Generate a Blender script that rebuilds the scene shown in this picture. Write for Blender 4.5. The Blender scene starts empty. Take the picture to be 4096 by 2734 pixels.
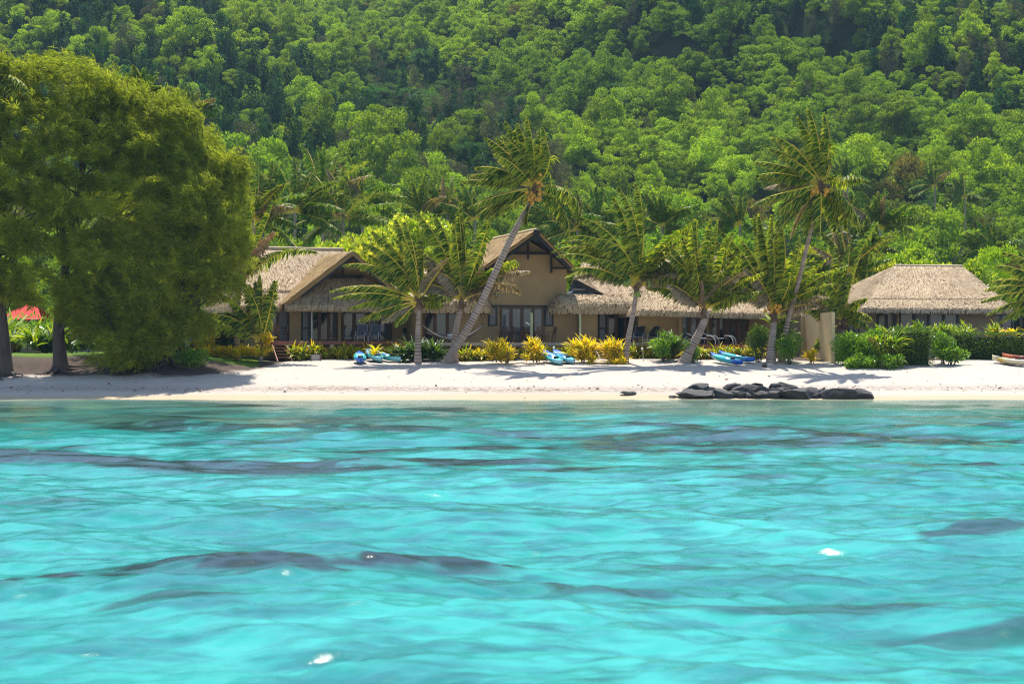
import bpy, math, random
import numpy as np
from mathutils import Vector
R = math.radians
rng = np.random.default_rng(7)
random.seed(7)

# ------------------------------------------------------------------ camera, sky, sun, exposure
F = 8190.0            # focal length in pixels of the 4096 px wide photograph
CX, HY, EYE = 2048.0, 1409.0, 2.5
sc = bpy.context.scene
C = sc.collection
cam_data = bpy.data.cameras.new('camera')
cam = bpy.data.objects.new('camera', cam_data); C.objects.link(cam)
cam.location = (0, 0, EYE); cam.rotation_euler = (R(90), 0, 0)
cam_data.sensor_width = 36; cam_data.lens = F / 4096 * 36
cam_data.shift_y = (HY - 1367.0) / 4096
cam_data.clip_start = 0.5; cam_data.clip_end = 6000
cam_data.dof.use_dof = True; cam_data.dof.focus_distance = 126; cam_data.dof.aperture_fstop = 3.2
sc.camera = cam
SUN_DIR = Vector((-0.05, 0.42, 1.0)).normalized()      # towards the sun: high, behind the hill side, a little left
elev = math.asin(SUN_DIR.z); azim = math.atan2(SUN_DIR.x, SUN_DIR.y)
world = bpy.data.worlds.new('World'); sc.world = world; world.use_nodes = True
wn = world.node_tree
sky = wn.nodes.new('ShaderNodeTexSky'); sky.sky_type = 'NISHITA'; sky.sun_disc = False
sky.sun_elevation = elev; sky.sun_rotation = azim; sky.air_density = 1.0; sky.dust_density = 0.8
wn.links.new(sky.outputs[0], wn.nodes['Background'].inputs[0])
wn.nodes['Background'].inputs[1].default_value = 0.15
sl = bpy.data.lights.new('sun', 'SUN'); sl.energy = 5.0; sl.angle = R(0.5); sl.color = (1.0, 0.95, 0.86)
sun = bpy.data.objects.new('sun', sl); C.objects.link(sun)
sun.rotation_euler = (-SUN_DIR).to_track_quat('-Z', 'Y').to_euler()
sun.location = (0, 150, 200)
sc.view_settings.view_transform = 'Standard'; sc.view_settings.look = 'None'
sc.view_settings.exposure = 0.74; sc.view_settings.gamma = 1.0
sc.cycles.max_bounces = 6; sc.cycles.diffuse_bounces = 3; sc.cycles.transparent_max_bounces = 8
sc.cycles.transmission_bounces = 4; sc.cycles.volume_bounces = 0; sc.cycles.filter_width = 1.1; sc.cycles.use_denoising = True; sc.cycles.denoising_prefilter = 'NONE'

# ------------------------------------------------------------------ helpers
def P(px, py, d): return ((px - CX) * d / F, d, EYE - (py - HY) * d / F)
def X(px, d): return (px - CX) * d / F
def Zp(py, d): return EYE - (py - HY) * d / F
def M(d): return d / F                                  # metres per photo pixel
def sm(a, b, x):
    t = np.clip((np.asarray(x, float) - a) / (b - a), 0, 1); return t * t * (3 - 2 * t)
def vnoise(x, y, seed=0):
    x = np.asarray(x, float); y = np.asarray(y, float)
    xi = np.floor(x).astype(np.int64); yi = np.floor(y).astype(np.int64)
    fx = x - xi; fy = y - yi; fx = fx * fx * (3 - 2 * fx); fy = fy * fy * (3 - 2 * fy)
    def h(i, j):
        n = (i * 374761393 + j * 668265263 + seed * 144665) & 0x7fffffff
        n = ((n ^ (n >> 13)) * 1274126177) & 0x7fffffff
        return ((n ^ (n >> 16)) & 0xffff) / 65535.0
    return (h(xi, yi) * (1 - fx) + h(xi + 1, yi) * fx) * (1 - fy) + (h(xi, yi + 1) * (1 - fx) + h(xi + 1, yi + 1) * fx) * fy
def fbm(x, y, o=4, seed=0):
    s = 0; a = .5
    for i in range(o): s = s + a * vnoise(x * 2 ** i, y * 2 ** i, seed + i); a *= .5
    return s / (1 - .5 ** o)
def nrm(v): return v / np.maximum(np.linalg.norm(v, axis=-1, keepdims=True), 1e-9)
def lin(r, g, b): return tuple(((c / 255 / 12.92) if c / 255 <= .04045 else ((c / 255 + .055) / 1.055) ** 2.4) for c in (r, g, b))

def root_loc(o):
    l = Vector((0, 0, 0))
    while o is not None: l += o.location; o = o.parent
    return np.array(l)
class MB:
    def __init__(s): s.v = []; s.f = []; s.r = []; s.t = []; s.n = 0
    def add(s, v, f, mat=0, r=None, t=None):
        v = np.asarray(v, float).reshape(-1, 3); k = len(v)
        for ff in (f if isinstance(f, list) and f and isinstance(f[0], np.ndarray) else [np.asarray(f, np.int64)]):
            if len(ff): s.f.append((np.atleast_2d(ff) + s.n, mat))
        s.v.append(v); s.n += k
        s.r.append(np.broadcast_to(np.asarray(.5 if r is None else r, float), (k,)))
        s.t.append(np.broadcast_to(np.asarray(0. if t is None else t, float), (k,)))
    def box(s, a, b, mat=0, r=None):
        (x0, y0, z0), (x1, y1, z1) = a, b
        s.hexa([(x0, y0, z0), (x1, y0, z0), (x1, y1, z0), (x0, y1, z0), (x0, y0, z1), (x1, y0, z1), (x1, y1, z1), (x0, y1, z1)], mat, r)
    def hexa(s, p, mat=0, r=None):
        s.add(p, [[0, 3, 2, 1], [4, 5, 6, 7], [0, 1, 5, 4], [1, 2, 6, 5], [2, 3, 7, 6], [3, 0, 4, 7]], mat, r)
    def bar(s, a, b, w, h, mat=0, up=(0, 0, 1)):
        a = np.array(a, float); b = np.array(b, float); t = nrm(b - a); u = np.array(up, float)
        if abs(t @ u) > .95: u = np.array((0, 1., 0))
        sd = nrm(np.cross(t, u)); u = np.cross(sd, t)
        c = [(-1, -1), (1, -1), (1, 1), (-1, 1)]
        p = [a + sd * w / 2 * i + u * h / 2 * j for i, j in c] + [b + sd * w / 2 * i + u * h / 2 * j for i, j in c]
        s.hexa([p[0], p[1], p[2], p[3], p[4], p[5], p[6], p[7]], mat)
    def tube(s, pts, rad, n=6, mat=0, r=None, t=None, cap=True):
        pts = np.asarray(pts, float); k = len(pts); rad = np.broadcast_to(np.asarray(rad, float), (k,))
        T = nrm(np.gradient(pts, axis=0)); up = np.array((0, 0, 1.)) if abs(T[0, 2]) < .9 else np.array((0, 1., 0))
        A = nrm(np.cross(T, up)); B = np.cross(A, T)
        a = np.linspace(0, 2 * math.pi, n, endpoint=False)
        v = pts[:, None] + rad[:, None, None] * (np.cos(a)[None, :, None] * A[:, None] + np.sin(a)[None, :, None] * B[:, None])
        i = np.arange(k - 1)[:, None] * n; j = np.arange(n)[None]; j2 = (j + 1) % n
        f = np.stack([i + j, i + j2, i + n + j2, i + n + j], -1).reshape(-1, 4)
        fs = [f]
        if cap and n in (3, 4): fs.append(np.array([list(range(n))[::-1]])); fs.append(np.array([[(k - 1) * n + q for q in range(n)]]))
        elif cap:
            fs.append(np.array([[0, q + 1, q] for q in range(1, n - 1)])); fs.append(np.array([[(k - 1) * n, (k - 1) * n + q, (k - 1) * n + q + 1] for q in range(1, n - 1)]))
        tt = None if t is None else np.repeat(np.asarray(t, float), n)
        s.add(v.reshape(-1, 3), fs, mat, r, tt)
    def grid(s, g, mat=0, r=None, t=None):
        a, b = g.shape[:2]
        i = np.arange(a - 1)[:, None] * b; j = np.arange(b - 1)[None]
        f = np.stack([i + j, i + j + 1, i + b + j + 1, i + b + j], -1).reshape(-1, 4)
        s.add(g.reshape(-1, 3), f, mat, r, t)
    def leaves(s, c, d, w, n, mat=0, r=None, fold=0.0):
        """diamond leaves: base c, vector d (with length), half width w, normal hint n"""
        c = np.asarray(c, float); d = np.asarray(d, float); k = len(c)
        sd = nrm(np.cross(d, n)); w = np.broadcast_to(np.asarray(w, float), (k,))[:, None]
        mid = c + d * .45
        v = np.stack([c, mid + sd * w, c + d, mid - sd * w], 1)
        f = np.arange(k)[:, None] * 4 + np.array([[0, 1, 2, 3]])
        rr = np.repeat(rng.random(k) if r is None else np.broadcast_to(r, (k,)), 4)
        tt = np.tile(np.array([0, .5, 1, .5]), k)
        s.add(v.reshape(-1, 3), f, mat, rr, tt)
    def build(s, name, mats, parent=None, smooth=False, attrs=None, cast=True):
        me = bpy.data.meshes.new(name)
        v = np.concatenate(s.v)
        if parent is not None: v = v - root_loc(parent)
        me.vertices.add(len(v)); me.vertices.foreach_set('co', v.astype(np.float32).ravel())
        ls = []; li = []; mi = []; st = 0
        for f, m in s.f:
            k = f.shape[1]; ls.append(st + np.arange(len(f)) * k); li.append(f.ravel()); mi.append(np.full(len(f), m)); st += f.size
        me.loops.add(st); me.loops.foreach_set('vertex_index', np.concatenate(li).astype(np.int32))
        ls = np.concatenate(ls); me.polygons.add(len(ls)); me.polygons.foreach_set('loop_start', ls.astype(np.int32))
        if not isinstance(mats, (list, tuple)): mats = [mats]
        for m in mats: me.materials.append(m)
        if len(mats) > 1: me.polygons.foreach_set('material_index', np.concatenate(mi).astype(np.int32))
        me.update(calc_edges=True)
        A = {'r': np.concatenate(s.r), 't': np.concatenate(s.t)}
        if attrs: A.update(attrs)
        for k_, a in A.items():
            me.attributes.new(k_, 'FLOAT', 'POINT').data.foreach_set('value', np.asarray(a, np.float32))
        me.polygons.foreach_set('use_smooth', np.full(len(ls), bool(smooth)))
        o = bpy.data.objects.new(name, me); C.objects.link(o)
        if parent is not None: o.parent = parent
        return o
def tag(o, label=None, cat=None, group=None, kind=None):
    if label: o['label'] = label
    if cat: o['category'] = cat
    if group: o['group'] = group
    if kind: o['kind'] = kind
    return o
def empty(name, loc, label, cat, group=None):
    o = bpy.data.objects.new(name, None); C.objects.link(o); o.location = loc; o.empty_display_size = .3
    return tag(o, label, cat, group)
KIDS = {}
def kids(o):
    return [c for c in bpy.data.objects if c.parent == o]
def index_kids():
    KIDS.clear()
    for c in bpy.data.objects:
        if c.parent: KIDS.setdefault(c.parent.name, []).append(c)
def copy_thing(o, loc, rz=0., s=1., label=None, group=None, rx=0., ry=0.):
    ch = KIDS.get(o.name) or kids(o); KIDS[o.name] = ch
    r = o.copy(); C.objects.link(r); r.location = loc; r.rotation_euler = (rx, ry, rz)
    r.scale = s if isinstance(s, (tuple, list)) else (s, s, s)
    if label: r['label'] = label
    if group: r['group'] = group
    for c in ch:
        d = c.copy(); C.objects.link(d); d.parent = r
        for g in KIDS.get(c.name, []):
            e = g.copy(); C.objects.link(e); e.parent = d
    return r

# ------------------------------------------------------------------ materials
def mat(name):
    m = bpy.data.materials.new(name); m.use_nodes = True; nt = m.node_tree
    return m, nt, nt.nodes['Principled BSDF'], nt.nodes['Material Output']
def attr(nt, n):
    a = nt.nodes.new('ShaderNodeAttribute'); a.attribute_name = n; return a.outputs['Fac']
def ramp(nt, fac, stops):
    r = nt.nodes.new('ShaderNodeValToRGB'); e = r.color_ramp.elements
    while len(e) < len(stops): e.new(.5)
    for q, (p, c) in zip(e, stops): q.position = p; q.color = (*c, 1)
    nt.links.new(fac, r.inputs[0]); return r.outputs[0]
def mix(nt, fac, a, b, mode='MIX'):
    m = nt.nodes.new('ShaderNodeMix'); m.data_type = 'RGBA'; m.blend_type = mode
    for sock, val in ((m.inputs[0], fac), (m.inputs[6], a), (m.inputs[7], b)):
        if isinstance(val, (int, float)): sock.default_value = val
        elif isinstance(val, tuple): sock.default_value = (*val, 1)
        else: nt.links.new(val, sock)
    return m.outputs[2]
def math_(nt, op, a, b=None, clamp=False):
    m = nt.nodes.new('ShaderNodeMath'); m.operation = op; m.use_clamp = clamp
    for i, val in enumerate((a, b)):
        if val is None: continue
        if isinstance(val, (int, float)): m.inputs[i].default_value = val
        else: nt.links.new(val, m.inputs[i])
    return m.outputs[0]
def noise(nt, scale, detail=3, vec=None, rough=.55, stretch=None):
    n = nt.nodes.new('ShaderNodeTexNoise'); n.inputs['Scale'].default_value = scale; n.inputs['Detail'].default_value = detail; n.inputs['Roughness'].default_value = rough
    if vec is None:
        tc = nt.nodes.new('ShaderNodeNewGeometry'); vec = tc.outputs['Position']
    if stretch:
        mp = nt.nodes.new('ShaderNodeMapping'); mp.inputs['Scale'].default_value = stretch; nt.links.new(vec, mp.inputs[0]); vec = mp.outputs[0]
    nt.links.new(vec, n.inputs['Vector']); return n.outputs['Fac']
def bump(nt, h, st, dist, b):
    n = nt.nodes.new('ShaderNodeBump'); n.inputs['Strength'].default_value = st; n.inputs['Distance'].default_value = dist
    nt.links.new(h, n.inputs['Height']); nt.links.new(n.outputs[0], b.inputs['Normal']); return n
def simple(name, col, rough=.6, var=.15, vs=3., bs=0., metal=0., spec=.4, stretch=None):
    m, nt, b, o = mat(name)
    n = noise(nt, vs, 4, stretch=stretch)
    c = ramp(nt, n, [(.25, tuple(x * (1 - var) for x in col)), (.75, tuple(min(1, x * (1 + var)) for x in col))])
    nt.links.new(c, b.inputs['Base Color']); b.inputs['Roughness'].default_value = rough; b.inputs['Metallic'].default_value = metal
    b.inputs['Specular IOR Level'].default_value = spec
    if bs: bump(nt, noise(nt, vs * 6, 4, stretch=stretch), bs, .02, b)
    return m
def leafmat(name, stops, trans=.35, rough=.5, tip=None, inst=.0, spec=.3, tint=None, tsat=(1.25, 1.15, .5), locvar=None):
    """stops: colour ramp over per-leaf random r; tip: colour toward the leaf tip; inst: per-instance brightness spread"""
    m, nt, b, o = mat(name)
    c = ramp(nt, attr(nt, 'r'), stops)
    if tip: c = mix(nt, ramp(nt, attr(nt, 't'), [(tip[1], (0, 0, 0)), (1., (1, 1, 1))]), c, tip[0])
    oi = nt.nodes.new('ShaderNodeObjectInfo')
    if tint: c = mix(nt, math_(nt, 'MULTIPLY', oi.outputs['Random'], tint[1]), c, tint[0])
    if inst:
        hv = nt.nodes.new('ShaderNodeHueSaturation'); nt.links.new(c, hv.inputs['Color'])
        rr = math_(nt, 'FRACT', math_(nt, 'MULTIPLY', oi.outputs['Random'], 7.31))
        nt.links.new(math_(nt, 'ADD', math_(nt, 'MULTIPLY', rr, inst * 2), 1 - inst), hv.inputs['Value'])
        nt.links.new(math_(nt, 'ADD', math_(nt, 'MULTIPLY', oi.outputs['Random'], .05), .475), hv.inputs['Hue'])
        c = hv.outputs[0]
    if locvar:
        n = noise(nt, locvar[1], 2, vec=oi.outputs['Location']); c = mix(nt, ramp(nt, n, [(.45, (0, 0, 0)), (.62, (1, 1, 1))]), c, mix(nt, 1., c, locvar[0], 'MULTIPLY'))
    nt.links.new(c, b.inputs['Base Color']); b.inputs['Roughness'].default_value = rough; b.inputs['Specular IOR Level'].default_value = spec
    if trans:
        tr = nt.nodes.new('ShaderNodeBsdfTranslucent'); nt.links.new(mix(nt, 1., c, tsat, 'MULTIPLY'), tr.inputs[0])
        ms = nt.nodes.new('ShaderNodeMixShader'); ms.inputs[0].default_value = trans
        nt.links.new(b.outputs[0], ms.inputs[1]); nt.links.new(tr.outputs[0], ms.inputs[2]); nt.links.new(ms.outputs[0], o.inputs[0])
    return m

MAT = {}
MAT['stucco'] = simple('stucco', (.39, .27, .145), .9, .16, .9, .25, spec=.1)
MAT['sunlit_stucco'] = simple('sunlit_stucco', (.60, .46, .25), .9, .10, 1.2, .25, spec=.1)  # paler copy of the house stucco, sunlight on the garden wall put into colour
MAT['stucco_grey'] = simple('stucco_grey', (.27, .23, .16), .9, .08, 1.2, .2, spec=.1)
MAT['wood'] = simple('brown_wood', (.105, .05, .032), .55, .3, 5, .1)
MAT['red_deck'] = simple('red_stained_wood', (.27, .095, .07), .6, .3, 4, .1, stretch=(.3, 1, 2))
MAT['grey_wood'] = simple('weathered_wood', (.36, .31, .285), .8, .25, 4, .15, stretch=(.3, 1, 2))
MAT['black_wood'] = simple('black_timber', (.016, .013, .013), .6, .2, 4)
MAT['post'] = simple('treated_post', (.33, .38, .25), .8, .2, 6, .2, stretch=(1, 1, .2))
MAT['pale_post'] = simple('pale_post', (.45, .43, .30), .8, .2, 6, .2, stretch=(1, 1, .2))
MAT['black_frame'] = simple('black_frame', (.012, .013, .016), .4, .1, 3)
MAT['dark'] = simple('dark_interior', (.012, .011, .011), .9, .2, 2)
MAT['curtain'] = simple('curtain', (.20, .20, .21), .9, .12, 14, stretch=(2, 2, .05))
MAT['lattice'] = simple('white_screen', (.5, .5, .52), .8, .2, 20)
MAT['steel'] = simple('grey_metal', (.32, .33, .36), .35, .1, 3, metal=.6)
MAT['white_metal'] = simple('white_metal', (.75, .76, .78), .35, .05, 3)
MAT['mesh_fabric'] = simple('grey_mesh_fabric', (.055, .058, .07), .5, .15, 6)
MAT['black_mesh'] = simple('black_mesh_fabric', (.018, .019, .023), .5, .15, 6)
MAT['teak'] = simple('teak', (.12, .062, .04), .6, .25, 6)
MAT['white'] = simple('white_paint', (.78, .78, .8), .5, .05, 3)
MAT['cloth'] = simple('hammock_cloth', (.55, .54, .58), .9, .1, 8)
MAT['green_box'] = simple('green_box', (.01, .05, .02), .4, .3, 20)
MAT['lamp_black'] = simple('lamp_black', (.015, .015, .016), .4, .1, 3)
MAT['blue_sling'] = simple('blue_sling', (.02, .16, .6), .6, .1, 4)
MAT['red_roof'] = simple('red_roof_sheet', (.52, .06, .05), .85, .12, 3, spec=.1, stretch=(6, .3, .3))
MAT['bark'] = simple('casuarina_bark', (.085, .065, .052), .95, .35, 3, .6, stretch=(1, 1, .3))
MAT['grey_bark'] = simple('grey_bark', (.20, .185, .17), .9, .3, 3, .3, stretch=(1, 1, .4))
MAT['husk'] = simple('palm_fibre', (.17, .10, .055), .95, .4, 6, .4)
MAT['nut_orange'] = simple('orange_coconut', (.60, .29, .03), .5, .15, 4)
MAT['nut_green'] = simple('green_coconut', (.20, .26, .05), .5, .2, 4)
MAT['nut_brown'] = simple('brown_coconut', (.10, .065, .04), .9, .2, 8)
# palm trunk with rings
m, nt, b, o = mat('palm_trunk'); MAT['trunk'] = m
c = mix(nt, noise(nt, 2.2, 4), (.26, .19, .145), (.46, .36, .29))
c = mix(nt, ramp(nt, attr(nt, 't'), [(.3, (0, 0, 0)), (.75, (1, 1, 1))]), c, (.15, .105, .08))
nt.links.new(c, b.inputs['Base Color']); b.inputs['Roughness'].default_value = .9; bump(nt, noise(nt, 14, 4), .4, .02, b)
# glass
def glass(name, col, var=.5):
    m, nt, b, o = mat(name)
    n = noise(nt, .9, 2, stretch=(2.5, 1, .6))
    nt.links.new(ramp(nt, n, [(.3, tuple(x * (1 - var) for x in col)), (.7, tuple(x * (1 + var) for x in col))]), b.inputs['Base Color'])
    b.inputs['Roughness'].default_value = .06; b.inputs['Specular IOR Level'].default_value = .6
    return m
MAT['glass'] = glass('dark_glass', (.010, .013, .018))
MAT['glass_blue'] = glass('blue_grey_glass', (.065, .085, .125), .25)
# thatch
m, nt, b, o = mat('thatch'); MAT['thatch'] = m
c = ramp(nt, attr(nt, 'r'), [(0, (.12, .07, .035)), (.12, (.33, .23, .135)), (.5, (.49, .37, .22)), (1, (.57, .455, .30))])
n = noise(nt, .55, 4)
c = mix(nt, ramp(nt, n, [(.35, (0, 0, 0)), (.7, (1, 1, 1))]), c, mix(nt, 1., c, (.88, .86, .9), 'MULTIPLY'))
nt.links.new(c, b.inputs['Base Color']); b.inputs['Roughness'].default_value = .85; b.inputs['Specular IOR Level'].default_value = .15
m, nt, b, o = mat('golden_thatch'); MAT['thatch_gold'] = m
c = ramp(nt, attr(nt, 'r'), [(0, (.14, .085, .035)), (.2, (.30, .19, .085)), (.6, (.45, .30, .135)), (1, (.58, .43, .22))])
nt.links.new(c, b.inputs['Base Color']); b.inputs['Roughness'].default_value = .85; b.inputs['Specular IOR Level'].default_value = .15
# foliage
MAT['palm_leaf'] = leafmat('palm_leaf', [(0, (.03, .075, .008)), (.4, (.105, .19, .013)), (.72, (.34, .40, .02)), (1, (.62, .58, .05))], .46, .45, tip=((.40, .32, .10), .74), spec=.2, tsat=(1.15, 1.2, .4))
MAT['palm_leaf_tan'] = leafmat('windburnt_palm_leaf', [(0, (.10, .10, .03)), (.5, (.22, .17, .08)), (1, (.36, .27, .16))], .3, .5, tip=((.42, .32, .2), .4), spec=.3)
MAT['palm_leaf_dead'] = leafmat('dead_palm_leaf', [(0, (.20, .11, .06)), (.5, (.34, .21, .12)), (1, (.46, .34, .24))], .25, .6, spec=.2)
MAT['palm_leaf_far'] = leafmat('distant_palm_leaf', [(0, (.055, .12, .018)), (.5, (.12, .21, .025)), (1, (.25, .32, .05))], .42, .45, tip=((.30, .28, .10), .85), spec=.15, inst=.2)
MAT['rachis'] = simple('palm_rib', (.62, .44, .03), .5, .2, 3)
MAT['rachis_dead'] = simple('dead_palm_rib', (.36, .2, .06), .6, .2, 3)
MAT['needles'] = leafmat('casuarina_needles', [(0, (.09, .125, .014)), (.5, (.25, .295, .026)), (.9, (.44, .47, .05)), (1, (.34, .27, .09))], .52, .6, spec=.1, tsat=(1.3, 1.3, .55))
HS = 1.0
MAT['round_leaf'] = leafmat('forest_leaf', [(0, (.10, .22, .008)), (.6, (.215, .40, .012)), (1, (.35, .53, .02))], .42, .65, spec=.1, inst=.28, tint=((.34, .36, .025), .6), locvar=((.62, .72, .9), .012))
MAT['column_leaf'] = leafmat('vine_leaf', [(0, (.014, .055, .014)), (.6, (.032, .10, .02)), (1, (.075, .175, .03))], .32, .65, spec=.1, inst=.28, locvar=((.7, .8, .9), .014))
MAT['umbrella_leaf'] = leafmat('umbrella_leaf', [(0, (.045, .11, .018)), (.6, (.075, .16, .028)), (1, (.13, .23, .045))], .38, .65, spec=.1, inst=.15)
MAT['mango_leaf'] = leafmat('mango_leaf', [(0, (.10, .125, .015)), (.6, (.19, .19, .03)), (1, (.30, .27, .06))], .36, .65, spec=.1, inst=.2, tint=((.08, .14, .02), .5))
MAT['grey_leaf'] = leafmat('grey_green_leaf', [(0, (.06, .075, .035)), (.6, (.105, .115, .06)), (1, (.16, .15, .095))], .34, .7, spec=.1, inst=.2)
MAT['lime_leaf'] = leafmat('lime_leaf', [(0, (.13, .23, .012)), (.35, (.28, .40, .02)), (.75, (.52, .58, .05)), (1, (.7, .66, .12))], .46, .4, spec=.4, inst=.1)
MAT['bush_leaf'] = leafmat('glossy_bush_leaf', [(0, (.045, .13, .008)), (.5, (.13, .28, .012)), (.9, (.28, .46, .03)), (1, (.42, .55, .10))], .42, .35, spec=.5)
MAT['hedge_leaf'] = leafmat('hedge_leaf', [(0, (.035, .085, .010)), (.5, (.085, .165, .014)), (1, (.15, .24, .025))], .38, .5)
MAT['strap_gold'] = leafmat('golden_strap_leaf', [(0, (.25, .38, .014)), (.3, (.62, .58, .014)), (.75, (.85, .66, .015)), (1, (.82, .52, .02))], .48, .5, spec=.3, tsat=(1.15, 1.1, .4), tip=((.75, .50, .015), .55))
MAT['strap_mix'] = leafmat('yellow_green_strap_leaf', [(0, (.09, .19, .012)), (.4, (.22, .34, .015)), (.62, (.58, .54, .015)), (1, (.85, .60, .015))], .38, .45, spec=.4, tip=((.45, .28, .03), .7))
MAT['strap_green'] = leafmat('green_strap_leaf', [(0, (.025, .075, .012)), (.6, (.06, .135, .015)), (1, (.16, .26, .03))], .35, .4, spec=.5)
MAT['strap_lime'] = leafmat('lime_strap_leaf', [(0, (.09, .19, .01)), (.6, (.22, .34, .015)), (1, (.45, .50, .03))], .42, .4, spec=.5)
# sand, soil, lawn in one ground sheet
m, nt, b, o = mat('sand_and_soil'); MAT['ground'] = m
sand = mix(nt, noise(nt, .8, 5), (.40, .347, .292), (.475, .415, .355))
deb = math_(nt, 'MULTIPLY', attr(nt, 'wrack'), ramp(nt, noise(nt, 5.5, 8, rough=.8, stretch=(.5, 1.6, 1)), [(.46, (0, 0, 0)), (.55, (1, 1, 1))]))
sand = mix(nt, attr(nt, 'wet'), sand, (.42, .335, .225))
sand = mix(nt, deb, sand, (.12, .085, .06))
soil = mix(nt, noise(nt, 2.5, 6, rough=.7), (.035, .026, .02), (.12, .09, .07))
c = mix(nt, attr(nt, 'soil'), sand, soil)
gr = mix(nt, noise(nt, 2, 4), (.05, .10, .012), (.13, .21, .02))
c = mix(nt, attr(nt, 'grass'), c, gr)
nt.links.new(c, b.inputs['Base Color']); b.inputs['Roughness'].default_value = .95; b.inputs['Specular IOR Level'].default_value = .1
bump(nt, noise(nt, 2.2, 7, rough=.6), .55, .14, b)
MAT['hill_soil'] = simple('forest_floor', (.022, .035, .012), .95, .5, .3, spec=0.)
MAT['rock'] = None
m, nt, b, o = mat('black_basalt'); MAT['rock'] = m
c = ramp(nt, noise(nt, 2.4, 6, rough=.7), [(.3, (.012, .012, .012)), (.6, (.035, .034, .033)), (.78, (.10, .095, .085))])
nt.links.new(c, b.inputs['Base Color']); b.inputs['Roughness'].default_value = .75; bump(nt, noise(nt, 7, 6, rough=.7), .7, .06, b)
MAT['rock_grey'] = simple('grey_beach_rock', (.13, .125, .12), .85, .35, 3, .5)
MAT['rock_brown'] = simple('brown_beach_rock', (.12, .085, .035), .85, .35, 3, .5)
# water
m, nt, b, o = mat('lagoon_water'); MAT['water'] = m
tq = mix(nt, ramp(nt, noise(nt, .10, 4, stretch=(.7, 1, 1)), [(.38, (0, 0, 0)), (.62, (1, 1, 1))]), (.006, .225, .195), (.035, .36, .315))
st = ramp(nt, noise(nt, .55, 5, rough=.6, stretch=(.45, 1, 1)), [(.30, (1, 1, 1)), (.48, (0, 0, 0))])  # dark streaks here and below put wave-face shade into the water colour
tq = mix(nt, math_(nt, 'MULTIPLY', st, .85), tq, (.006, .11, .125))
s2 = ramp(nt, noise(nt, 2.3, 4, rough=.65, stretch=(.5, 1, 1)), [(.34, (1, 1, 1)), (.55, (0, 0, 0))])
tq = mix(nt, math_(nt, 'MULTIPLY', s2, .7), tq, (.008, .12, .135))
s3 = ramp(nt, noise(nt, 1.15, 4, rough=.65, stretch=(.45, 1, 1)), [(.36, (1, 1, 1)), (.50, (0, 0, 0))])
tq = mix(nt, math_(nt, 'MULTIPLY', s3, .6), tq, (.006, .105, .115))
olive = mix(nt, ramp(nt, noise(nt, .30, 5, stretch=(.45, 1, 1)), [(.35, (0, 0, 0)), (.62, (1, 1, 1))]), (.04, .095, .08), (.10, .20, .15))
c = mix(nt, attr(nt, 'shal'), tq, olive)
reefc = mix(nt, noise(nt, .5, 4), (.003, .020, .024), (.016, .042, .040))
c = mix(nt, attr(nt, 'reef'), c, reefc)
c = mix(nt, attr(nt, 'edge'), c, (.46, .44, .27))
nt.links.new(c, b.inputs['Base Color']); b.inputs['Roughness'].default_value = .14; b.inputs['IOR'].default_value = 1.33; b.inputs['Specular IOR Level'].default_value = .30
n1 = noise(nt, 4.5, 7, rough=.7, stretch=(.6, 1, 1))
bump(nt, n1, .22, .06, b)
HAZE = 0.0001
# ------------------------------------------------------------------ the setting: ground, hillside, lagoon
def gz(x, d):
    x = np.asarray(x, float); d = np.asarray(d, float)
    a = np.interp(d, [80, 104, 110, 112, 114, 117, 119, 122, 124, 126, 128, 132, 150], [-6, -1.2, 0, .35, .68, 1.13, 1.35, 1.67, 1.88, 2.02, 2.1, 2.15, 2.3])
    b = np.interp(d, [80, 104, 110, 112, 116, 118, 119.5, 121.5, 124, 150], [-6, -1.2, 0, .32, .95, 1.28, 1.75, 2.33, 2.42, 2.45])
    w = 1 - sm(-19.5, -15, x)
    z = a * (1 - w) + b * w
    z = z + sm(111, 116, d) * ((fbm(x * .35, d * .5, 3, 3) - .5) * .22 + (fbm(x * 1.4, d * 1.8, 2, 5) - .5) * .07)
    return z
def hz(x, d):
    x = np.asarray(x, float); d = np.asarray(d, float)
    q = np.maximum(d - 225, 0)
    z = .20 * q + .00013 * q * q
    k = sm(260, 480, d)
    z = z + k * 34 * np.exp(-(((x - (70 - .16 * (d - 350))) / 62) ** 2))           # central spur running down to the right
    z = z + sm(280, 560, d) * 38 * np.exp(-(((x + 60 + .33 * (d - 300)) / 60) ** 2))  # left ridge
    z = z + sm(420, 720, d) * 44 * np.exp(-(((x - 190 - .12 * (d - 500)) / 55) ** 2)) # far right ridge
    z = z + sm(260, 340, d) * 3.2 * np.sin((x + .55 * d) / 4.6 + 5 * fbm(x / 60, d / 60, 2, 15)) * np.clip(fbm(x / 40, d / 50, 2, 13) * 1.6, .3, 1.3)
    z = z + sm(235, 320, d) * (fbm(x / 48, d / 48, 3, 11) - .5) * 26
    return 2.3 + z
def land(x, d): return np.where(np.asarray(d) < 225, gz(x, d), hz(x, d))

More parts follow.
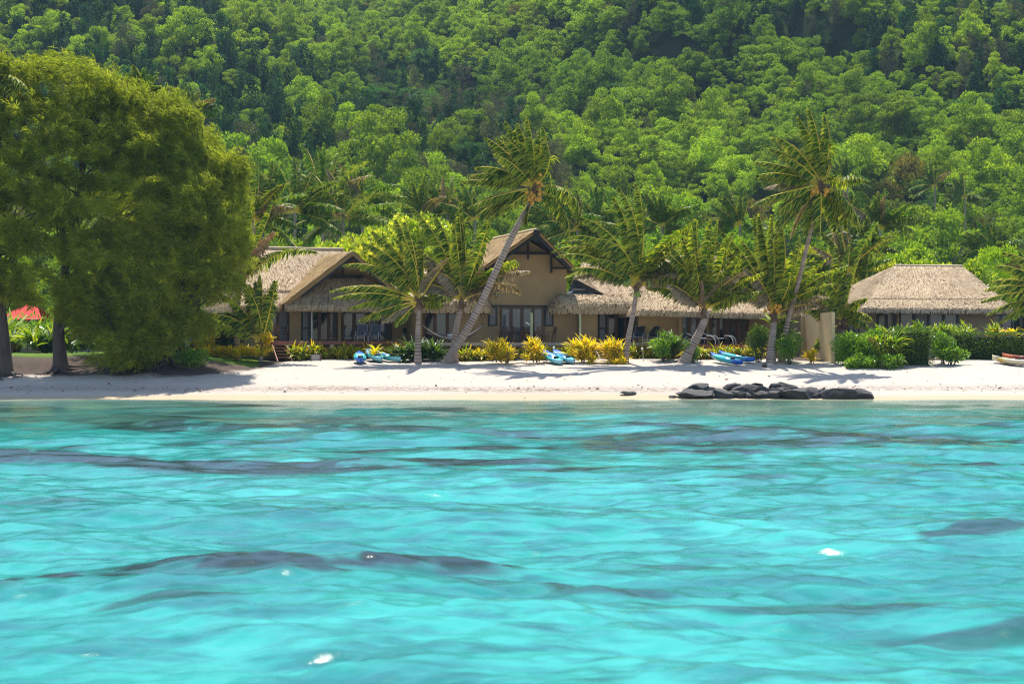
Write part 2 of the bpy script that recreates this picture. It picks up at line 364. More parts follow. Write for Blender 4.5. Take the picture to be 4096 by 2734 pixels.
xs = np.concatenate([[-600, -300, -150, -90], np.arange(-60, 60.01, .5), [90, 150, 300, 600]])
ds = np.concatenate([np.arange(92, 108, 1.), np.arange(108, 136, .3), np.arange(136, 232, 4.)])
GX, GD = np.meshgrid(xs, ds)
GZ = gz(GX, GD)
mb = MB(); mb.grid(np.stack([GX, GD, GZ], -1))
wv = fbm(GX * .12, GX * 0 + 3.3, 2, 8) - .5
left = 1 - sm(-19.3, -15.5, GX + (fbm(GX * .5, GD * .5, 3, 2) - .5) * 2)
sand_end = np.interp(GX, [-60, -18, -15.5, -14, -12.5, 16, 19.5, 24, 29, 60], [117.3, 117.3, 119.5, 124, 128.4, 128.4, 123.5, 124.5, 126.5, 128])
jit = (fbm(GX * .8, GD * .8, 3, 4) - .5) * 2.0
soil = sm(-.3, .5, GD - sand_end + jit)
grass = sm(-.2, .6, GD - np.where(GX < -15, 121.2, 141) + jit * .6)
wrack = np.exp(-((GD - 112.9 - wv * 1.5) / .85) ** 2) * np.interp(GX, [-40, -14, -12, 2, 6, 24, 60], [.45, .6, 1, 1, .8, .55, .5])
wrack = np.maximum(wrack, .75 * np.exp(-((GD - 117.2) / 1.0) ** 2) * left)
wet = 1 - sm(110.6, 111.7, GD + wv * .8)
g = mb.build('beach', MAT['ground'], smooth=True, attrs={'soil': soil.ravel(), 'grass': grass.ravel(), 'wrack': wrack.ravel(), 'wet': wet.ravel()})
tag(g, kind='structure')
xs = np.arange(-480, 481, 5.); ds = np.arange(224, 1060, 5.)
GX, GD = np.meshgrid(xs, ds)
mb = MB(); z = hz(GX, GD); z[0] = 2.0; mb.grid(np.stack([GX, GD, z], -1))
tag(mb.build('hillside', MAT['hill_soil'], smooth=True), kind='structure')

# lagoon: a sheet of real waves, finer towards the near end
py = np.concatenate([[9000, 6000, 4500], np.linspace(3400, 1594, 760)])
d = EYE * F / (py - HY); d = np.append(d, [111.5, 113.0])
u = np.linspace(-1, 1, 860)
D, U = np.meshgrid(d, u, indexing='ij')
Xw = U * (D * .27 + 9)
h = np.zeros_like(D)
wr = np.random.default_rng(5)
for i in range(54):
    lam = .55 * (13.0 / .55) ** wr.random() ** 1.25
    th = wr.normal(0, .62) - .25                              # travelling mostly towards the camera
    k = 2 * math.pi / lam; A = .0040 * lam ** .92 * wr.uniform(.5, 1.3)
    fade = sm(0, 1, lam / (np.gradient(d)[:, None].__abs__() * 2.2 + 1e-6)) if lam < 2 else 1
    ph = k * (Xw * math.sin(th) - D * math.cos(th)) + wr.random() * 6.28
    h += A * (np.sin(ph) + .28 * np.sin(2 * ph + 1.0)) * fade
h = h * (.75 + .5 * fbm(Xw * .08, D * .08, 2, 21)) * np.interp(D, [0, 60, 95, 107, 110], [1, 1, .6, .3, .12])
for i in range(64):                                               # short chop
    lam = .25 * (2.2 / .25) ** wr.random(); th = wr.normal(0, .75) - .2; k = 2 * math.pi / lam
    fade = sm(.6, 1.6, lam / (np.gradient(d)[:, None].__abs__() * 2.2 + 1e-6)); ph = k * (Xw * math.sin(th) - D * math.cos(th)) + wr.random() * 6.28
    ph = ph + 2.2 * fbm(Xw * .6 + i, D * .6, 2, 23)
    h += .0036 * lam * wr.uniform(.5, 1.3) * (np.sin(ph) + .16 * np.sin(2 * ph + 1)) * fade
# one higher swell crest
h += .20 * np.exp(-((Xw + 2.4) / 2.0) ** 2 - ((D - 22.8 - (Xw + 3) * .12) / .7) ** 2)
h += .10 * np.exp(-((Xw - 2.9) / 1.6) ** 2 - ((D - 25.5) / .7) ** 2)
h += .14 * np.exp(-((Xw + 9) / 2.5) ** 2 - ((D - 46.0) / 1.2) ** 2)
wx = Xw + (fbm(Xw * .5, D * .5, 3, 31) - .5) * .07 * D; wd = D + (fbm(Xw * .6, D * .4, 3, 33) - .5) * .045 * D
reef = np.zeros_like(D)
def blob(cx, cy, rx, ry, s=1.):
    """coral under the water, given by where it lies: metres across, metres out"""
    global reef
    q = ((wx - cx) / rx) ** 2 + ((wd - cy) / ry) ** 2
    reef = np.maximum(reef, s * (1 - sm(.35, 1.15, q)))
for a in [(-9.0, 46.5, 3.6, 1.6), (-5.2, 44.5, 3.4, 1.7), (-1.6, 47, 3.2, 1.3), (1.2, 44, 1.7, .8), (-11.5, 50, 3, 1.3, .8), (-4, 50.5, 3.2, 1.1, .8),
          (1.5, 54, 3.0, 1.5, .9), (4.2, 52, 2.6, 1.2, .9), (8.4, 53, 1.4, .9), (10.5, 47.5, 2.3, .9), (12.5, 46.5, 2.0, .7), (13.5, 56, 2, .9), (9.5, 60, 2.2, 1.2, .9),
          (-13.5, 56, 2.4, 1.2, .9), (-7.5, 57, 2.6, 1.0, .6), (-2.5, 23.1, 2.3, 1.15), (-1.1, 23.3, 1.7, .9), (-5.0, 22.0, 1.9, .7), (-3.2, 21.7, 2.2, .5, .8), (-1.2, 22.6, 1.6, .45, .7), (.6, 21.4, 1.4, .5, .6),
          (-5.8, 21, 1.0, .45, .6), (-3.6, 19.6, .8, .3, .6), (2.7, 24.3, 1.2, .5, .55), (3.0, 19.8, 2.0, .35, .5), (4.6, 18.2, 1.5, .35, .55), (6.7, 28, .9, .5, .7), (-7.6, 34, .8, .4, .5), (3.0, 40, 2.2, .7, .55), (0, 61, 3, 1.3, .7), (-9, 64, 4, 1.6, .6), (6, 66, 3.4, 1.5, .7), (14, 68, 3, 1.5, .7)]: blob(*a)
nz = fbm(Xw * .11, D * .16, 4, 45)
reef = np.maximum(reef, sm(.60, .70, nz) * sm(34, 44, D) * (1 - sm(70, 84, D)) * .75)
reef *= np.clip(sm(.2, .45, fbm(Xw * 1.1, D * .9, 4, 41)) * 1.2, .4, 1.2)
far = sm(68, 92, D + (fbm(Xw * .12, D * .12, 3, 51) - .5) * 34)
reef = np.maximum(reef, far * (1 - sm(96, 105, D)) * sm(.55, .68, fbm(Xw * .16, D * .22, 4, 61)) * .8)
edge = sm(104.5, 109.3, D + (fbm(Xw * .3, D * .3, 2, 71) - .5) * 1.5)
mb = MB(); mb.grid(np.stack([Xw, D, h], -1))
tag(mb.build('lagoon', MAT['water'], smooth=True, attrs={'reef': np.clip(reef, 0, 1).ravel(), 'shal': (far * .92).ravel(), 'edge': (edge * .75).ravel()}), kind='structure')

# ------------------------------------------------------------------ houses
class HF:
    """frame of a house front: u along the wall, v out towards the beach, z up"""
    def __init__(s, px, d, a): s.O = np.array((X(px, d), d)); s.c = math.cos(R(a)); s.s = math.sin(R(a))
    def p(s, u, v, z):
        u, v, z = np.broadcast_arrays(np.asarray(u, float), np.asarray(v, float), np.asarray(z, float))
        return np.stack([s.O[0] + u * s.c + v * s.s, s.O[1] + u * s.s - v * s.c, z], -1)
    def U(s, px, v=0.):
        k = (px - CX) / F
        return (k * (s.O[1] - v * s.c) - s.O[0] - v * s.s) / (s.c - k * s.s)
    def Z(s, py, u, v=0.): return Zp(py, s.O[1] + u * s.s - v * s.c)
    def at(s, px, py, v=0.):
        u = s.U(px, v); return s.p(u, v, s.Z(py, u, v))
    def box(s, mb, u0, u1, v0, v1, z0, z1, mat=0):
        mb.hexa([s.p(u, v, z) for z in (z0, z1) for u, v in ((u0, v0), (u1, v0), (u1, v1), (u0, v1))], mat)
def bil(a, b, c, d_):
    a, b, c, d_ = map(lambda q: np.asarray(q, float), (a, b, c, d_))
    def S(s, t):
        s = np.asarray(s)[..., None]; t = np.asarray(t)[..., None]
        return (a * (1 - s) + b * s) * (1 - t) + (d_ * (1 - s) + c * s) * t
    return S
def thatch(mb, S, dens=70, thick=.26, ln=.58, w=.038, fringe=True, lift=1., mat=0, gs=(10, 8), side=True, over=.30):
    """a thatched surface S(s, t), t running down the slope: a thick slab under many overlapping leaf strips"""
    s, t = np.meshgrid(np.linspace(0, 1, gs[0]), np.linspace(0, 1, gs[1]))
    g = S(s, t)
    N = np.cross(S(s + .01, t) - S(s - .01, t), S(s, t + .01) - S(s, t - .01))
    fl = np.where((N[..., 2:] < 0) & (np.abs(N).sum(-1, keepdims=True) > 0), -1, 1); N = nrm(N * fl)
    N = np.where(np.linalg.norm(N, axis=-1, keepdims=True) < .5, np.array((0, 0, 1.)), N)
    lo = g - N * thick
    mb.grid(g, mat, .12); mb.grid(lo[:, ::-1], mat, .1)
    rim = np.concatenate([np.stack([g[0], lo[0]], 0)[None], np.stack([g[-1], lo[-1]], 0)[None]])
    for q in rim: mb.grid(q, mat, .25)
    for q in (0, -1): mb.grid(np.stack([g[:, q], lo[:, q]], 0), mat, .2)
    area = np.linalg.norm(np.cross(g[1:, 1:] - g[:-1, :-1], g[1:, :-1] - g[:-1, 1:]), axis=-1).sum() / 2
    Lt = np.linalg.norm(np.diff(g[:, gs[0] // 2], axis=0), axis=1).sum()
    Ls = max(np.linalg.norm(np.diff(g[-1], axis=0), axis=1).sum(), .3)
    n = int(area * dens * 1.7); nf = int(Ls * 60) if fringe else 0
    s0 = rng.random(n); t0 = np.sqrt(rng.random(n)) if np.linalg.norm(g[0, 0] - g[0, -1]) < .3 * Ls else rng.random(n)
    t0 = (np.floor(t0 * Lt / .22) + rng.random(n) * .35) * .22 / Lt            # laid in courses
    s0 = np.concatenate([s0, rng.random(nf)]); t0 = np.concatenate([t0, 1 - rng.random(nf) * .18 / Lt]); k = n + nf
    l = ln * rng.uniform(.6, 1.25, k) / Lt; yaw = rng.normal(0, .16, k) * ln / Ls
    def ev(s_, t_):
        p = S(s_, np.minimum(t_, 1)); ex = np.maximum(t_ - 1, 0) * Lt
        dn = nrm(S(s_, np.ones_like(s_)) - S(s_, np.ones_like(s_) * .96))
        return p + np.minimum(ex, over * 1.3)[:, None] * nrm(dn * .35 + np.array((0, 0, -.85)))
    e = 1e-2
    Np = np.cross(S(s0 + e, np.minimum(t0, .98)) - S(s0 - e, np.minimum(t0, .98)), S(s0, np.minimum(t0, .98) + e) - S(s0, np.minimum(t0, .98) - e))
    Np = nrm(np.where(Np[:, 2:] < 0, -Np, Np))
    b = ev(s0, t0) + Np * .02; mid = ev(s0 + yaw * .5, t0 + l * .5) + Np * (.04 + .03 * rng.random((k, 1))) * lift
    tip = ev(s0 + yaw, t0 + l) + Np * (.02 + .09 * rng.random((k, 1)) ** 2) * lift
    sd = nrm(np.cross(tip - b, Np)) * (w * rng.uniform(.5, 1.2, (k, 1)))
    v = np.stack([b - sd * .5, b + sd * .5, mid - sd, mid + sd, tip - sd * .35, tip + sd * .35], 1)
    i = np.arange(k)[:, None] * 6
    f = np.concatenate([i + np.array([[0, 1, 3, 2]]), i + np.array([[2, 3, 5, 4]])])
    mb.add(v.reshape(-1, 3), f, mat, np.repeat(rng.random(k), 6))
def wall_mesh(name, h, boxes, m, parent, z0, z1):
    mb = MB()
    for u0, u1, v0, v1 in boxes: h.box(mb, u0, u1, v0, v1, z0, z1)
    return mb.build(name, m, parent)
def doors(h, parent, px0, px1, zb, zt, v, n, frame='wood', panes='glass', name='sliding_door', fw=.11, pane_of=None, rail=None):
    """a framed run of n glass panels standing just proud of the wall; the frame, then its panes"""
    u0, u1 = h.U(px0, v), h.U(px1, v); mb = MB()
    e = .05
    h.box(mb, u0, u1, v, v + .10, zt - fw, zt); h.box(mb, u0, u1, v, v + .10, zb, zb + fw)
    w = (u1 - u0) / n
    for i in range(n + 1):
        c = u0 + i * w; q = fw if 0 < i < n else fw / 2 * 1.2
        a0, a1 = (c - q * .75, c + q * .75) if 0 < i < n else ((u0, u0 + fw) if i == 0 else (u1 - fw, u1))
        h.box(mb, a0, a1, v + .002, v + .098, zb + fw, zt - fw)
    if rail: h.box(mb, u0 + fw, u1 - fw, v + .004, v + .09, rail - .05, rail + .05)
    fo = mb.build(name, MAT[frame], parent)
    for i in range(n):
        pm = panes if isinstance(panes, str) else panes[i % len(panes)]
        pb = MB(); a0 = u0 + i * w + fw * .76; a1 = u0 + (i + 1) * w - fw * .76
        h.box(pb, a0, a1, v + .02, v + .045, zb + fw + .003, zt - fw - .003)
        pb.build('pane', MAT[pm], fo)
    return fo
def wall_lamp(h, parent, px, py, v):
    q = h.at(px, py, v); n = np.array((h.s, -h.c, 0))
    mb = MB()
    mb.tube([q, q + n * .14 + (0, 0, .10), q + n * .24 + (0, 0, .06)], .02, 5)
    a = np.linspace(0, 1, 5); mb.tube([q + n * .24 + (0, 0, .08 - .16 * k) for k in a], [.03, .07, .12, .15, .155], 10)
    lo = mb.build('wall_lamp', MAT['lamp_black'], parent)
    bb = MB(); bb.tube([q + n * .24 + (0, 0, -.06), q + n * .24 + (0, 0, -.13)], [.05, .04], 8); bb.build('bulb', MAT['white'], lo)
def ground_loc(h, u, v): x, y, _ = h.p(u, v, 0); return (x, y, float(gz(x, y)))

# ---- left bungalow
A = HF(1350, 131, 21)
hA = empty('thatched_bungalow', ground_loc(A, 0, 0), 'thatched bungalow beside the dark casuarina trees, with a thatch gable over brown glass doors', 'house', 'thatched beach bungalows')
zf = 3.20; zt = 5.62
wl = [A.U(1058), A.U(1660)]
mb = MB(); A.box(mb, wl[0], wl[1], -7.5, 0, 2.1, zt); mb.build('wall', MAT['stucco'], hA)
for p0_, p1_, w_ in ((1158, 1203, .35), (1353, 1364, .30), (1640, 1662, .45)):
    mb = MB(); A.box(mb, A.U(p0_, w_), A.U(p1_, w_), .003, w_, 2.3, zt); mb.build('pillar', MAT['stucco'], hA)
doors(A, hA, 1066, 1154, zf, 5.38, .02, 2, 'wood', ['glass_blue', 'curtain'], fw=.12, rail=4.05)
doors(A, hA, 1205, 1236, zf, 5.38, .02, 1, 'black_frame', 'curtain', 'narrow_window', rail=4.05, fw=.08)
doors(A, hA, 1238, 1352, zf, 5.38, .03, 3, 'wood', 'glass', fw=.13)
doors(A, hA, 1366, 1565, zf, 5.38, .02, 4, 'wood', ['glass_blue', 'glass_blue', 'glass_blue', 'glass_blue'], fw=.15)
mb = MB(); c0 = A.at(1247, 1300, .14); A.box(mb, A.U(1244, .14), A.U(1250, .14), .135, .15, zf + .15, 5.2); mb.build('curtain', MAT['white'], hA)
wall_lamp(A, hA, 1181, 1243, .36)
mb = MB(); u = A.U(1622, .0); A.box(mb, u - .17, u + .17, .004, .14, 3.72, 4.08); mb.build('meter_box', MAT['green_box'], hA)
# main hip roof, laid in two steps
zr = 9.1; ze = 5.36
rl, rr = A.U(1022, -4.2), A.U(1372, -4.2); el, er = A.U(952, 1.3), A.U(1692, 1.3)
mb = MB()
f = .76
def lerp(a, b, t): return np.asarray(a) * (1 - t) + np.asarray(b) * t
PL, PR = A.p(rl, -4.2, zr), A.p(rr, -4.2, zr); EL, ER = A.p(el, 1.3, ze), A.p(er, 1.3, ze); BL, BR = A.p(el, -9.6, ze), A.p(er, -9.6, ze)
up = np.array((0, 0, .13))
thatch(mb, bil(lerp(PL, EL, f - .06) , lerp(PR, ER, f - .06), ER, EL), 95, gs=(16, 6), ln=.5)
thatch(mb, bil(PL + up, PR + up, lerp(PR, ER, f) + up, lerp(PL, EL, f) + up), 80, gs=(16, 8), over=.12)
thatch(mb, bil(PL + up * .6, PL + up * .6, EL, BL), 45)
thatch(mb, bil(PR + up * .6, PR + up * .6, BR, ER), 55)
thatch(mb, bil(PR, PL, BL, BR), 12)
rf = mb.build('roof', MAT['thatch'], hA)
mb = MB(); mb.tube([PL + up * 1.5, lerp(PL, PR, .3) + up * 1.6, lerp(PL, PR, .6) + up * 1.45, PR + up * 1.5], .12, 8, r=.75); mb.build('ridge_cap', MAT['thatch'], rf)
# projecting gable with its golden verge
zp = 8.85; vf = 2.9; hw = 4.25
uc = A.U(1412, vf)
def gable(h, parent, uc, vpk, veave, zp, zeave, hw, vback, vrec, mleft, tz=None, barge=None, verge=.0):
    mb = MB()
    pk = h.p(uc, vpk, zp); bk = h.p(uc, vback, zp)
    for sg in (-1, 1):
        e = h.p(uc + sg * hw, veave, zeave); eb = h.p(uc + sg * hw, vback, zeave)
        S = bil(bk, pk, e, eb) if sg < 0 else bil(pk, bk, eb, e)
        thatch(mb, S, 85, gs=(10, 8), thick=.22)
    return mb
mb = gable(A, hA, uc, vf, vf - .9, zp, 5.5, hw, -4.0, 0, None)
gr = mb.build('gable_roof', MAT['thatch_gold'], hA)
mb = MB()
for sg in (-1, 1):
    a_, b_ = A.p(uc + sg * .1, vf - .12, zp - .40), A.p(uc + sg * hw * .72, vf - .78, zp - .40 - 3.35 * .72)
    mb.bar(a_, b_, .10, .24)
kz = 7.35
mb.bar(A.p(uc - 1.35, .6, kz), A.p(uc + 1.35, .6, kz), .12, .2); mb.bar(A.p(uc, .6, kz), A.p(uc, .6, zp - .35), .12, .12)
mb.bar(A.p(uc - .9, .62, kz + .1), A.p(uc - .1, .62, kz + .75), .08, .08)
mb.build('gable_timber', MAT['black_wood'], gr)
mb = MB(); q = [A.p(uc - 1.75, .3, kz - .1), A.p(uc + 1.75, .3, kz - .1), A.p(uc, .3, zp - .3)]; q2 = [A.p(uc - 1.75, .2, kz - .1), A.p(uc + 1.75, .2, kz - .1), A.p(uc, .2, zp - .3)]
mb.add(q + q2, [np.array([[0, 1, 2], [5, 4, 3]]), np.array([[0, 3, 4, 1], [1, 4, 5, 2], [2, 5, 3, 0]])]); mb.build('gable_wall', MAT['stucco'], hA)
# hipped awning below the gable
mb = MB(); za = 7.30; ze2 = 5.42
t0, t1 = A.p(uc - 1.7, .35, za), A.p(uc + 1.7, .35, za); b0, b1 = A.p(uc - 4.05, 2.0, ze2), A.p(uc + 4.05, 2.0, ze2)
thatch(mb, bil(t0, t1, b1, b0), 95, gs=(12, 6), ln=.5)
thatch(mb, bil(t0, t0, b0, A.p(uc - 4.05, .1, ze2)), 60); thatch(mb, bil(t1, t1, A.p(uc + 4.05, .1, ze2), b1), 60)
mb.build('awning', MAT['thatch'], hA)

# ---- central gabled house
B = HF(2100, 131, 15)
hB = empty('gabled_house', ground_loc(B, 0, 0), 'tall tan house with a black timbered gable and thatched wings behind the leaning palm', 'house', 'thatched beach bungalows')
zf = 3.13
gw0, gw1 = B.U(1948), B.U(2266)
mb = MB()
zs = 8.05; zpk = B.Z(919, B.U(2149, 2.4), 2.4)
um = (gw0 + gw1) / 2; hwB = (gw1 - gw0) / 2 + .12
zi = zpk - .5
pts = [(gw0, 2.1), (gw1, 2.1), (gw1, zs + .15), (um, zi), (gw0, zs + .15)]
fr = [B.p(u, 0, z) for u, z in pts]; bk = [B.p(u, -8, z) for u, z in pts]
mb.add(fr + bk, [np.array([[0, 1, 2, 3, 4]]), np.array([[9, 8, 7, 6, 5]]), np.array([[i, i + 5, (i + 1) % 5 + 5, (i + 1) % 5] for i in range(5)])])
mb.build('wall', MAT['stucco'], hB)
mb = MB(); ze_ = zpk - (hwB + .18) / hwB * (zpk - zs) + .02
pk = B.p(um, 2.4, zpk); bkp = B.p(um, -8.5, zpk)
for sg in (-1, 1):
    e = B.p(um + sg * (hwB + .18), .75, ze_); eb = B.p(um + sg * (hwB + .18), -8.5, ze_)
    thatch(mb, bil(bkp, pk, e, eb) if sg < 0 else bil(pk, bkp, eb, e), 85, gs=(12, 6), thick=.14)
gr = mb.build('gable_roof', MAT['thatch_gold'], hB)
mb = MB(); mb.tube([pk + (0, 0, .05), bkp + (0, 0, .05)], .10, 6, r=.6); mb.build('ridge_cap', MAT['thatch'], gr)
dz = np.array((0, 0, -.17)); wv_ = B.p(0, 1, 0) - B.p(0, 0, 0)
mb = MB()
for sg in (-1, 1):
    a_ = B.p(um, 2.32, zpk); b_ = B.p(um + sg * (hwB + .14), .70, ze_ + .03)
    mb.hexa([a_ + dz * 2.6, a_ + dz * 2.6 - wv_ * .14, b_ + dz * 2.6 - wv_ * .14, b_ + dz * 2.6, a_ + dz * .8, a_ + dz * .8 - wv_ * .14, b_ + dz * .8 - wv_ * .14, b_ + dz * .8])
    # dark soffit boards
    a2, b2 = B.p(um, -.5, zpk), B.p(um + sg * (hwB + .14), -.5, ze_ + .03)
    q = [a_ + dz * 1.5, b_ + dz * 1.5, b2 + dz * 1.5, a2 + dz * 1.5]; mb.hexa(q + [p_ + dz * -.25 for p_ in q])
mb.box(B.p(um, 2.3, zpk) + (-.2, -.12, -.75), B.p(um, 2.3, zpk) + (.2, .12, -.02))
zt_ = B.Z(1012, um, .25)
mb.bar(B.p(um - hwB * .62, .25, zt_), B.p(um + hwB * .62, .25, zt_), .14, .18)
mb.bar(B.p(um, .26, zt_ - .4), B.p(um, .26, zpk - .3), .13, .13)
for sg in (-1, 1):
    mb.bar(B.p(um + sg * hwB * .56, .27, zt_ - 1.25), B.p(um + sg * hwB * .56, .27, zt_ + .1), .14, .14)
    mb.bar(B.p(um + sg * hwB * .56, .25, zt_ - .93), B.p(um + sg * hwB * 1.06, .25, zt_ - .93), .12, .12)
mb.build('gable_timber', MAT['black_wood'], gr)
doors(B, hB, 2000, 2174, zf, 5.42, .02, 4, 'wood', ['glass_blue'], fw=.13)
doors(B, hB, 1953, 1988, zf + 1.05, 5.42, .02, 1, 'black_frame', 'curtain', 'side_window', fw=.09)
doors(B, hB, 2176, 2212, zf + 1.05, 5.42, .02, 1, 'black_frame', 'curtain', 'side_window', fw=.09)
mb = MB(); B.box(mb, B.U(1950), B.U(2214), .001, .10, 5.425, 5.52); mb.build('lintel', MAT['black_frame'], hB)
# wings
mb = MB(); B.box(mb, B.U(1672), gw0 - .003, -7, .12, 2.1, 5.6); B.box(mb, B.U(1840, .9), B.U(1930, .9), .123, .5, 2.3, 5.5)
B.box(mb, gw1 + .003, B.U(2650), -7, -.05, 2.1, 5.6); B.box(mb, B.U(2318, .5), B.U(2390, .5), -.047, .5, 2.3, 5.5); mb.build('wing_wall', MAT['stucco'], hB)
doors(B, hB, 1690, 1838, zf, 5.38, .14, 3, 'wood', ['glass', 'glass_blue'], fw=.13)
doors(B, hB, 2392, 2424, zf, 5.38, -.03, 1, 'black_frame', 'curtain', 'side_window', rail=4.05, fw=.09)
doors(B, hB, 2426, 2536, zf, 5.38, -.03, 3, 'wood', 'glass', fw=.12)
for px_, vv in ((1885, .52), (1928, .52), (2281, -.02), (2358, .52)): wall_lamp(B, hB, px_, 1252, vv)
mb = MB(); u = B.U(2584, -.05); B.box(mb, u - .17, u + .17, -.047, .1, 3.75, 4.1); mb.build('meter_box', MAT['green_box'], hB)
def awning(h, parent, px0, px1, pyt, pyb, v0, v1, round0=False, round1=False):
    mb = MB(); u0, u1 = h.U(px0, v1), h.U(px1, v1); zt = h.Z(pyt, (u0 + u1) / 2, v0); zb = h.Z(pyb, (u0 + u1) / 2, v1)
    rd = .95
    def S(s, t):
        s, t = np.broadcast_arrays(np.asarray(s, float), np.asarray(t, float))
        th = t * math.pi / 2 * .93
        vv = v0 + (v1 - v0) * np.sin(th) ; z = zb + (zt - zb) * np.cos(th) ** .9
        uu = u0 + (u1 - u0) * s
        for on, uu0, sg in ((round0, u0, 1), (round1, u1, -1)):
            if on:
                q = np.clip(1 - np.abs(uu - uu0) / rd, 0, 1); vv = vv - q ** 2.2 * (v1 - v0) * .75 * np.sin(th); z = z - (z - zb) * q ** 2.6 * .9
        return h.p(uu, vv, z)
    thatch(mb, S, 120, gs=(18, 9), ln=.42, w=.06, thick=.2)
    return mb.build('awning', MAT['thatch'], parent)
awning(B, hB, 1655, 1987, 1176, 1238, .15, 1.6, False, True)
awning(B, hB, 2214, 2640, 1182, 1242, .0, 1.55, True, False)
# right wing roof with its white flashing and the little glazed gable
mb = MB()
thatch(mb, bil(B.at(2330, 1050, -4.5), B.at(2720, 1040, -4.5), B.at(2700, 1186, -.3), B.at(2405, 1183, -.3)), 80, gs=(12, 8))
thatch(mb, bil(B.at(2330, 1050, -4.5), B.at(2330, 1050, -4.5), B.at(2405, 1183, -.3), B.at(2290, 1120, -4.)), 40, fringe=False)
mb.build('wing_roof', MAT['thatch'], hB)
mb = MB(); B.box(mb, B.U(2262, -.1), B.U(2655, -.1), -.2, -.02, B.Z(1186, 0, -.1), B.Z(1180, 0, -.1)); mb.build('flashing', MAT['white'], hB)
mb = MB(); q = [B.at(2268, 1179, -1.0), B.at(2385, 1179, -1.0), B.at(2318, 1125, -1.0), B.at(2286, 1135, -1.0)]; mb.add(q + [p_ + np.array((0, .08, 0)) for p_ in q], [[0, 1, 2, 3], [7, 6, 5, 4], [0, 4, 5, 1], [1, 5, 6, 2], [2, 6, 7, 3], [3, 7, 4, 0]]); sk = mb.build('skylight', MAT['glass_blue'], hB)
mb = MB(); mb.bar(B.at(2292, 1121, -.9), B.at(2412, 1184, -.35), .5, .30); mb.build('dark_underside', MAT['black_wood'], hB)  # black strip put in for the shaded underside of the roof's left edge
mb = MB(); mb.bar(B.at(2268, 1178, -.94), B.at(2390, 1178, -.94), .06, .1); mb.bar(B.at(2268, 1172, -.94), B.at(2290, 1165, -.94), .06, .12); mb.bar(B.at(2290, 1157, -.94), B.at(2350, 1157, -.94), .05, .05); mb.build('frame', MAT['white'], sk)
# left wing roof seen between the palms
mb = MB(); thatch(mb, bil(B.at(1690, 1075, -4.5), B.at(1950, 1075, -4.5), B.at(1950, 1180, -.1), B.at(1660, 1180, -.1)), 60, gs=(10, 8)); mb.build('wing_roof', MAT['thatch'], hB)

# ---- right bungalow
Cc = HF(2850, 131.5, 15)
hC = empty('thatched_bungalow', ground_loc(Cc, 0, 0), 'thatched bungalow half hidden by palms, with a tan privacy wall and lounger deck', 'house', 'thatched beach bungalows')
zf = 3.0
mb = MB(); Cc.box(mb, Cc.U(2722), Cc.U(3100), -7, 0, 2.1, 5.5); mb.build('wall', MAT['stucco'], hC)
mb = MB(); q0 = Cc.U(2556, -.35); q1 = Cc.U(2704, -.35); Cc.box(mb, q0, q1, -.6, -.35, 2.1, Cc.Z(1228, q1, -.35)); mb.build('privacy_wall', MAT['stucco'], hC)
mb = MB(); Cc.box(mb, q1 + .003, q1 + .22, -.6, .25, 2.1, Cc.Z(1226, q1, 0)); mb.build('return_wall', MAT['stucco'], hC)
doors(Cc, hC, 2722, 2822, zf, 5.2, .02, 3, 'wood', 'glass_blue', fw=.13)
doors(Cc, hC, 2838, 2905, zf, 5.2, .02, 2, 'wood', 'glass', fw=.12)
doors(Cc, hC, 2907, 2994, zf, 5.2, .02, 2, 'wood', 'glass', fw=.14)
wall_lamp(Cc, hC, 3030, 1268, .02)
mb = MB(); zrc, zec = Cc.Z(1035, 0, -4.5), Cc.Z(1250, 0, 1.5)
PL, PR = Cc.p(Cc.U(2655, -4.5), -4.5, zrc), Cc.p(Cc.U(2985, -4.5), -4.5, zrc)
EL, ER = Cc.p(Cc.U(2560, 1.5), 1.5, zec + .1), Cc.p(Cc.U(3105, 1.5), 1.5, zec - .1)
BL, BR = Cc.p(Cc.U(2560, 1.5), -9.5, zec), Cc.p(Cc.U(3105, 1.5), -9.5, zec)
thatch(mb, bil(PL, PR, ER, EL), 85, gs=(16, 10)); thatch(mb, bil(PL, PL, EL, BL), 60); thatch(mb, bil(PR, PR, BR, ER), 50); thatch(mb, bil(PR, PL, BL, BR), 12)
rf = mb.build('roof', MAT['thatch'], hC)
mb = MB(); mb.tube([PL + (0, 0, .06), PR + (0, 0, .06)], .15, 8, r=.7); mb.build('ridge_cap', MAT['thatch'], rf)

# ---- garden wall with a door and a thatched coping
gw = empty('garden_wall', (X(3215, 132), 132, float(gz(19, 132))), 'sunlit tan garden wall with a recessed plank door, left of the green hedge', 'wall')
mb = MB()
def slab(mb, a, b, th, z0, za, zb):
    a = np.array((*a, 0.)); b = np.array((*b, 0.)); t = nrm(b - a); n = np.array((t[1], -t[0], 0)) * th
    up0, up1 = np.array((0, 0, za)), np.array((0, 0, zb)); zz = np.array((0, 0, z0))
    mb.hexa([a + zz, b + zz, b + zz - n, a + zz - n, a + up0, b + up1, b + up1 - n, a + up0 - n])
zw = Zp(1258, 133.5)
slab(mb, (X(3090, 134.2), 134.2), (X(3130, 134.2), 134.2), .2, 2.0, zw, zw)
slab(mb, (X(3130, 134.2), 134.2), (X(3205, 134.), 134.), .2, 5.0, zw, zw)
slab(mb, (X(3205, 133.6), 133.6), (X(3219, 133.6), 133.6), .3, 2.0, zw - .12, zw - .12)
slab(mb, (X(3219.5, 133.6), 133.6), (X(3326, 123.6), 123.6), .2, 1.2, zw - .01, zw - .01)
mb.build('wall', MAT['sunlit_stucco'], gw)
mb = MB(); slab(mb, (X(3132, 134.35), 134.35), (X(3204, 134.3), 134.3), .06, 2.2, 4.95, 4.95); dd = mb.build('door', MAT['stucco_grey'], gw)
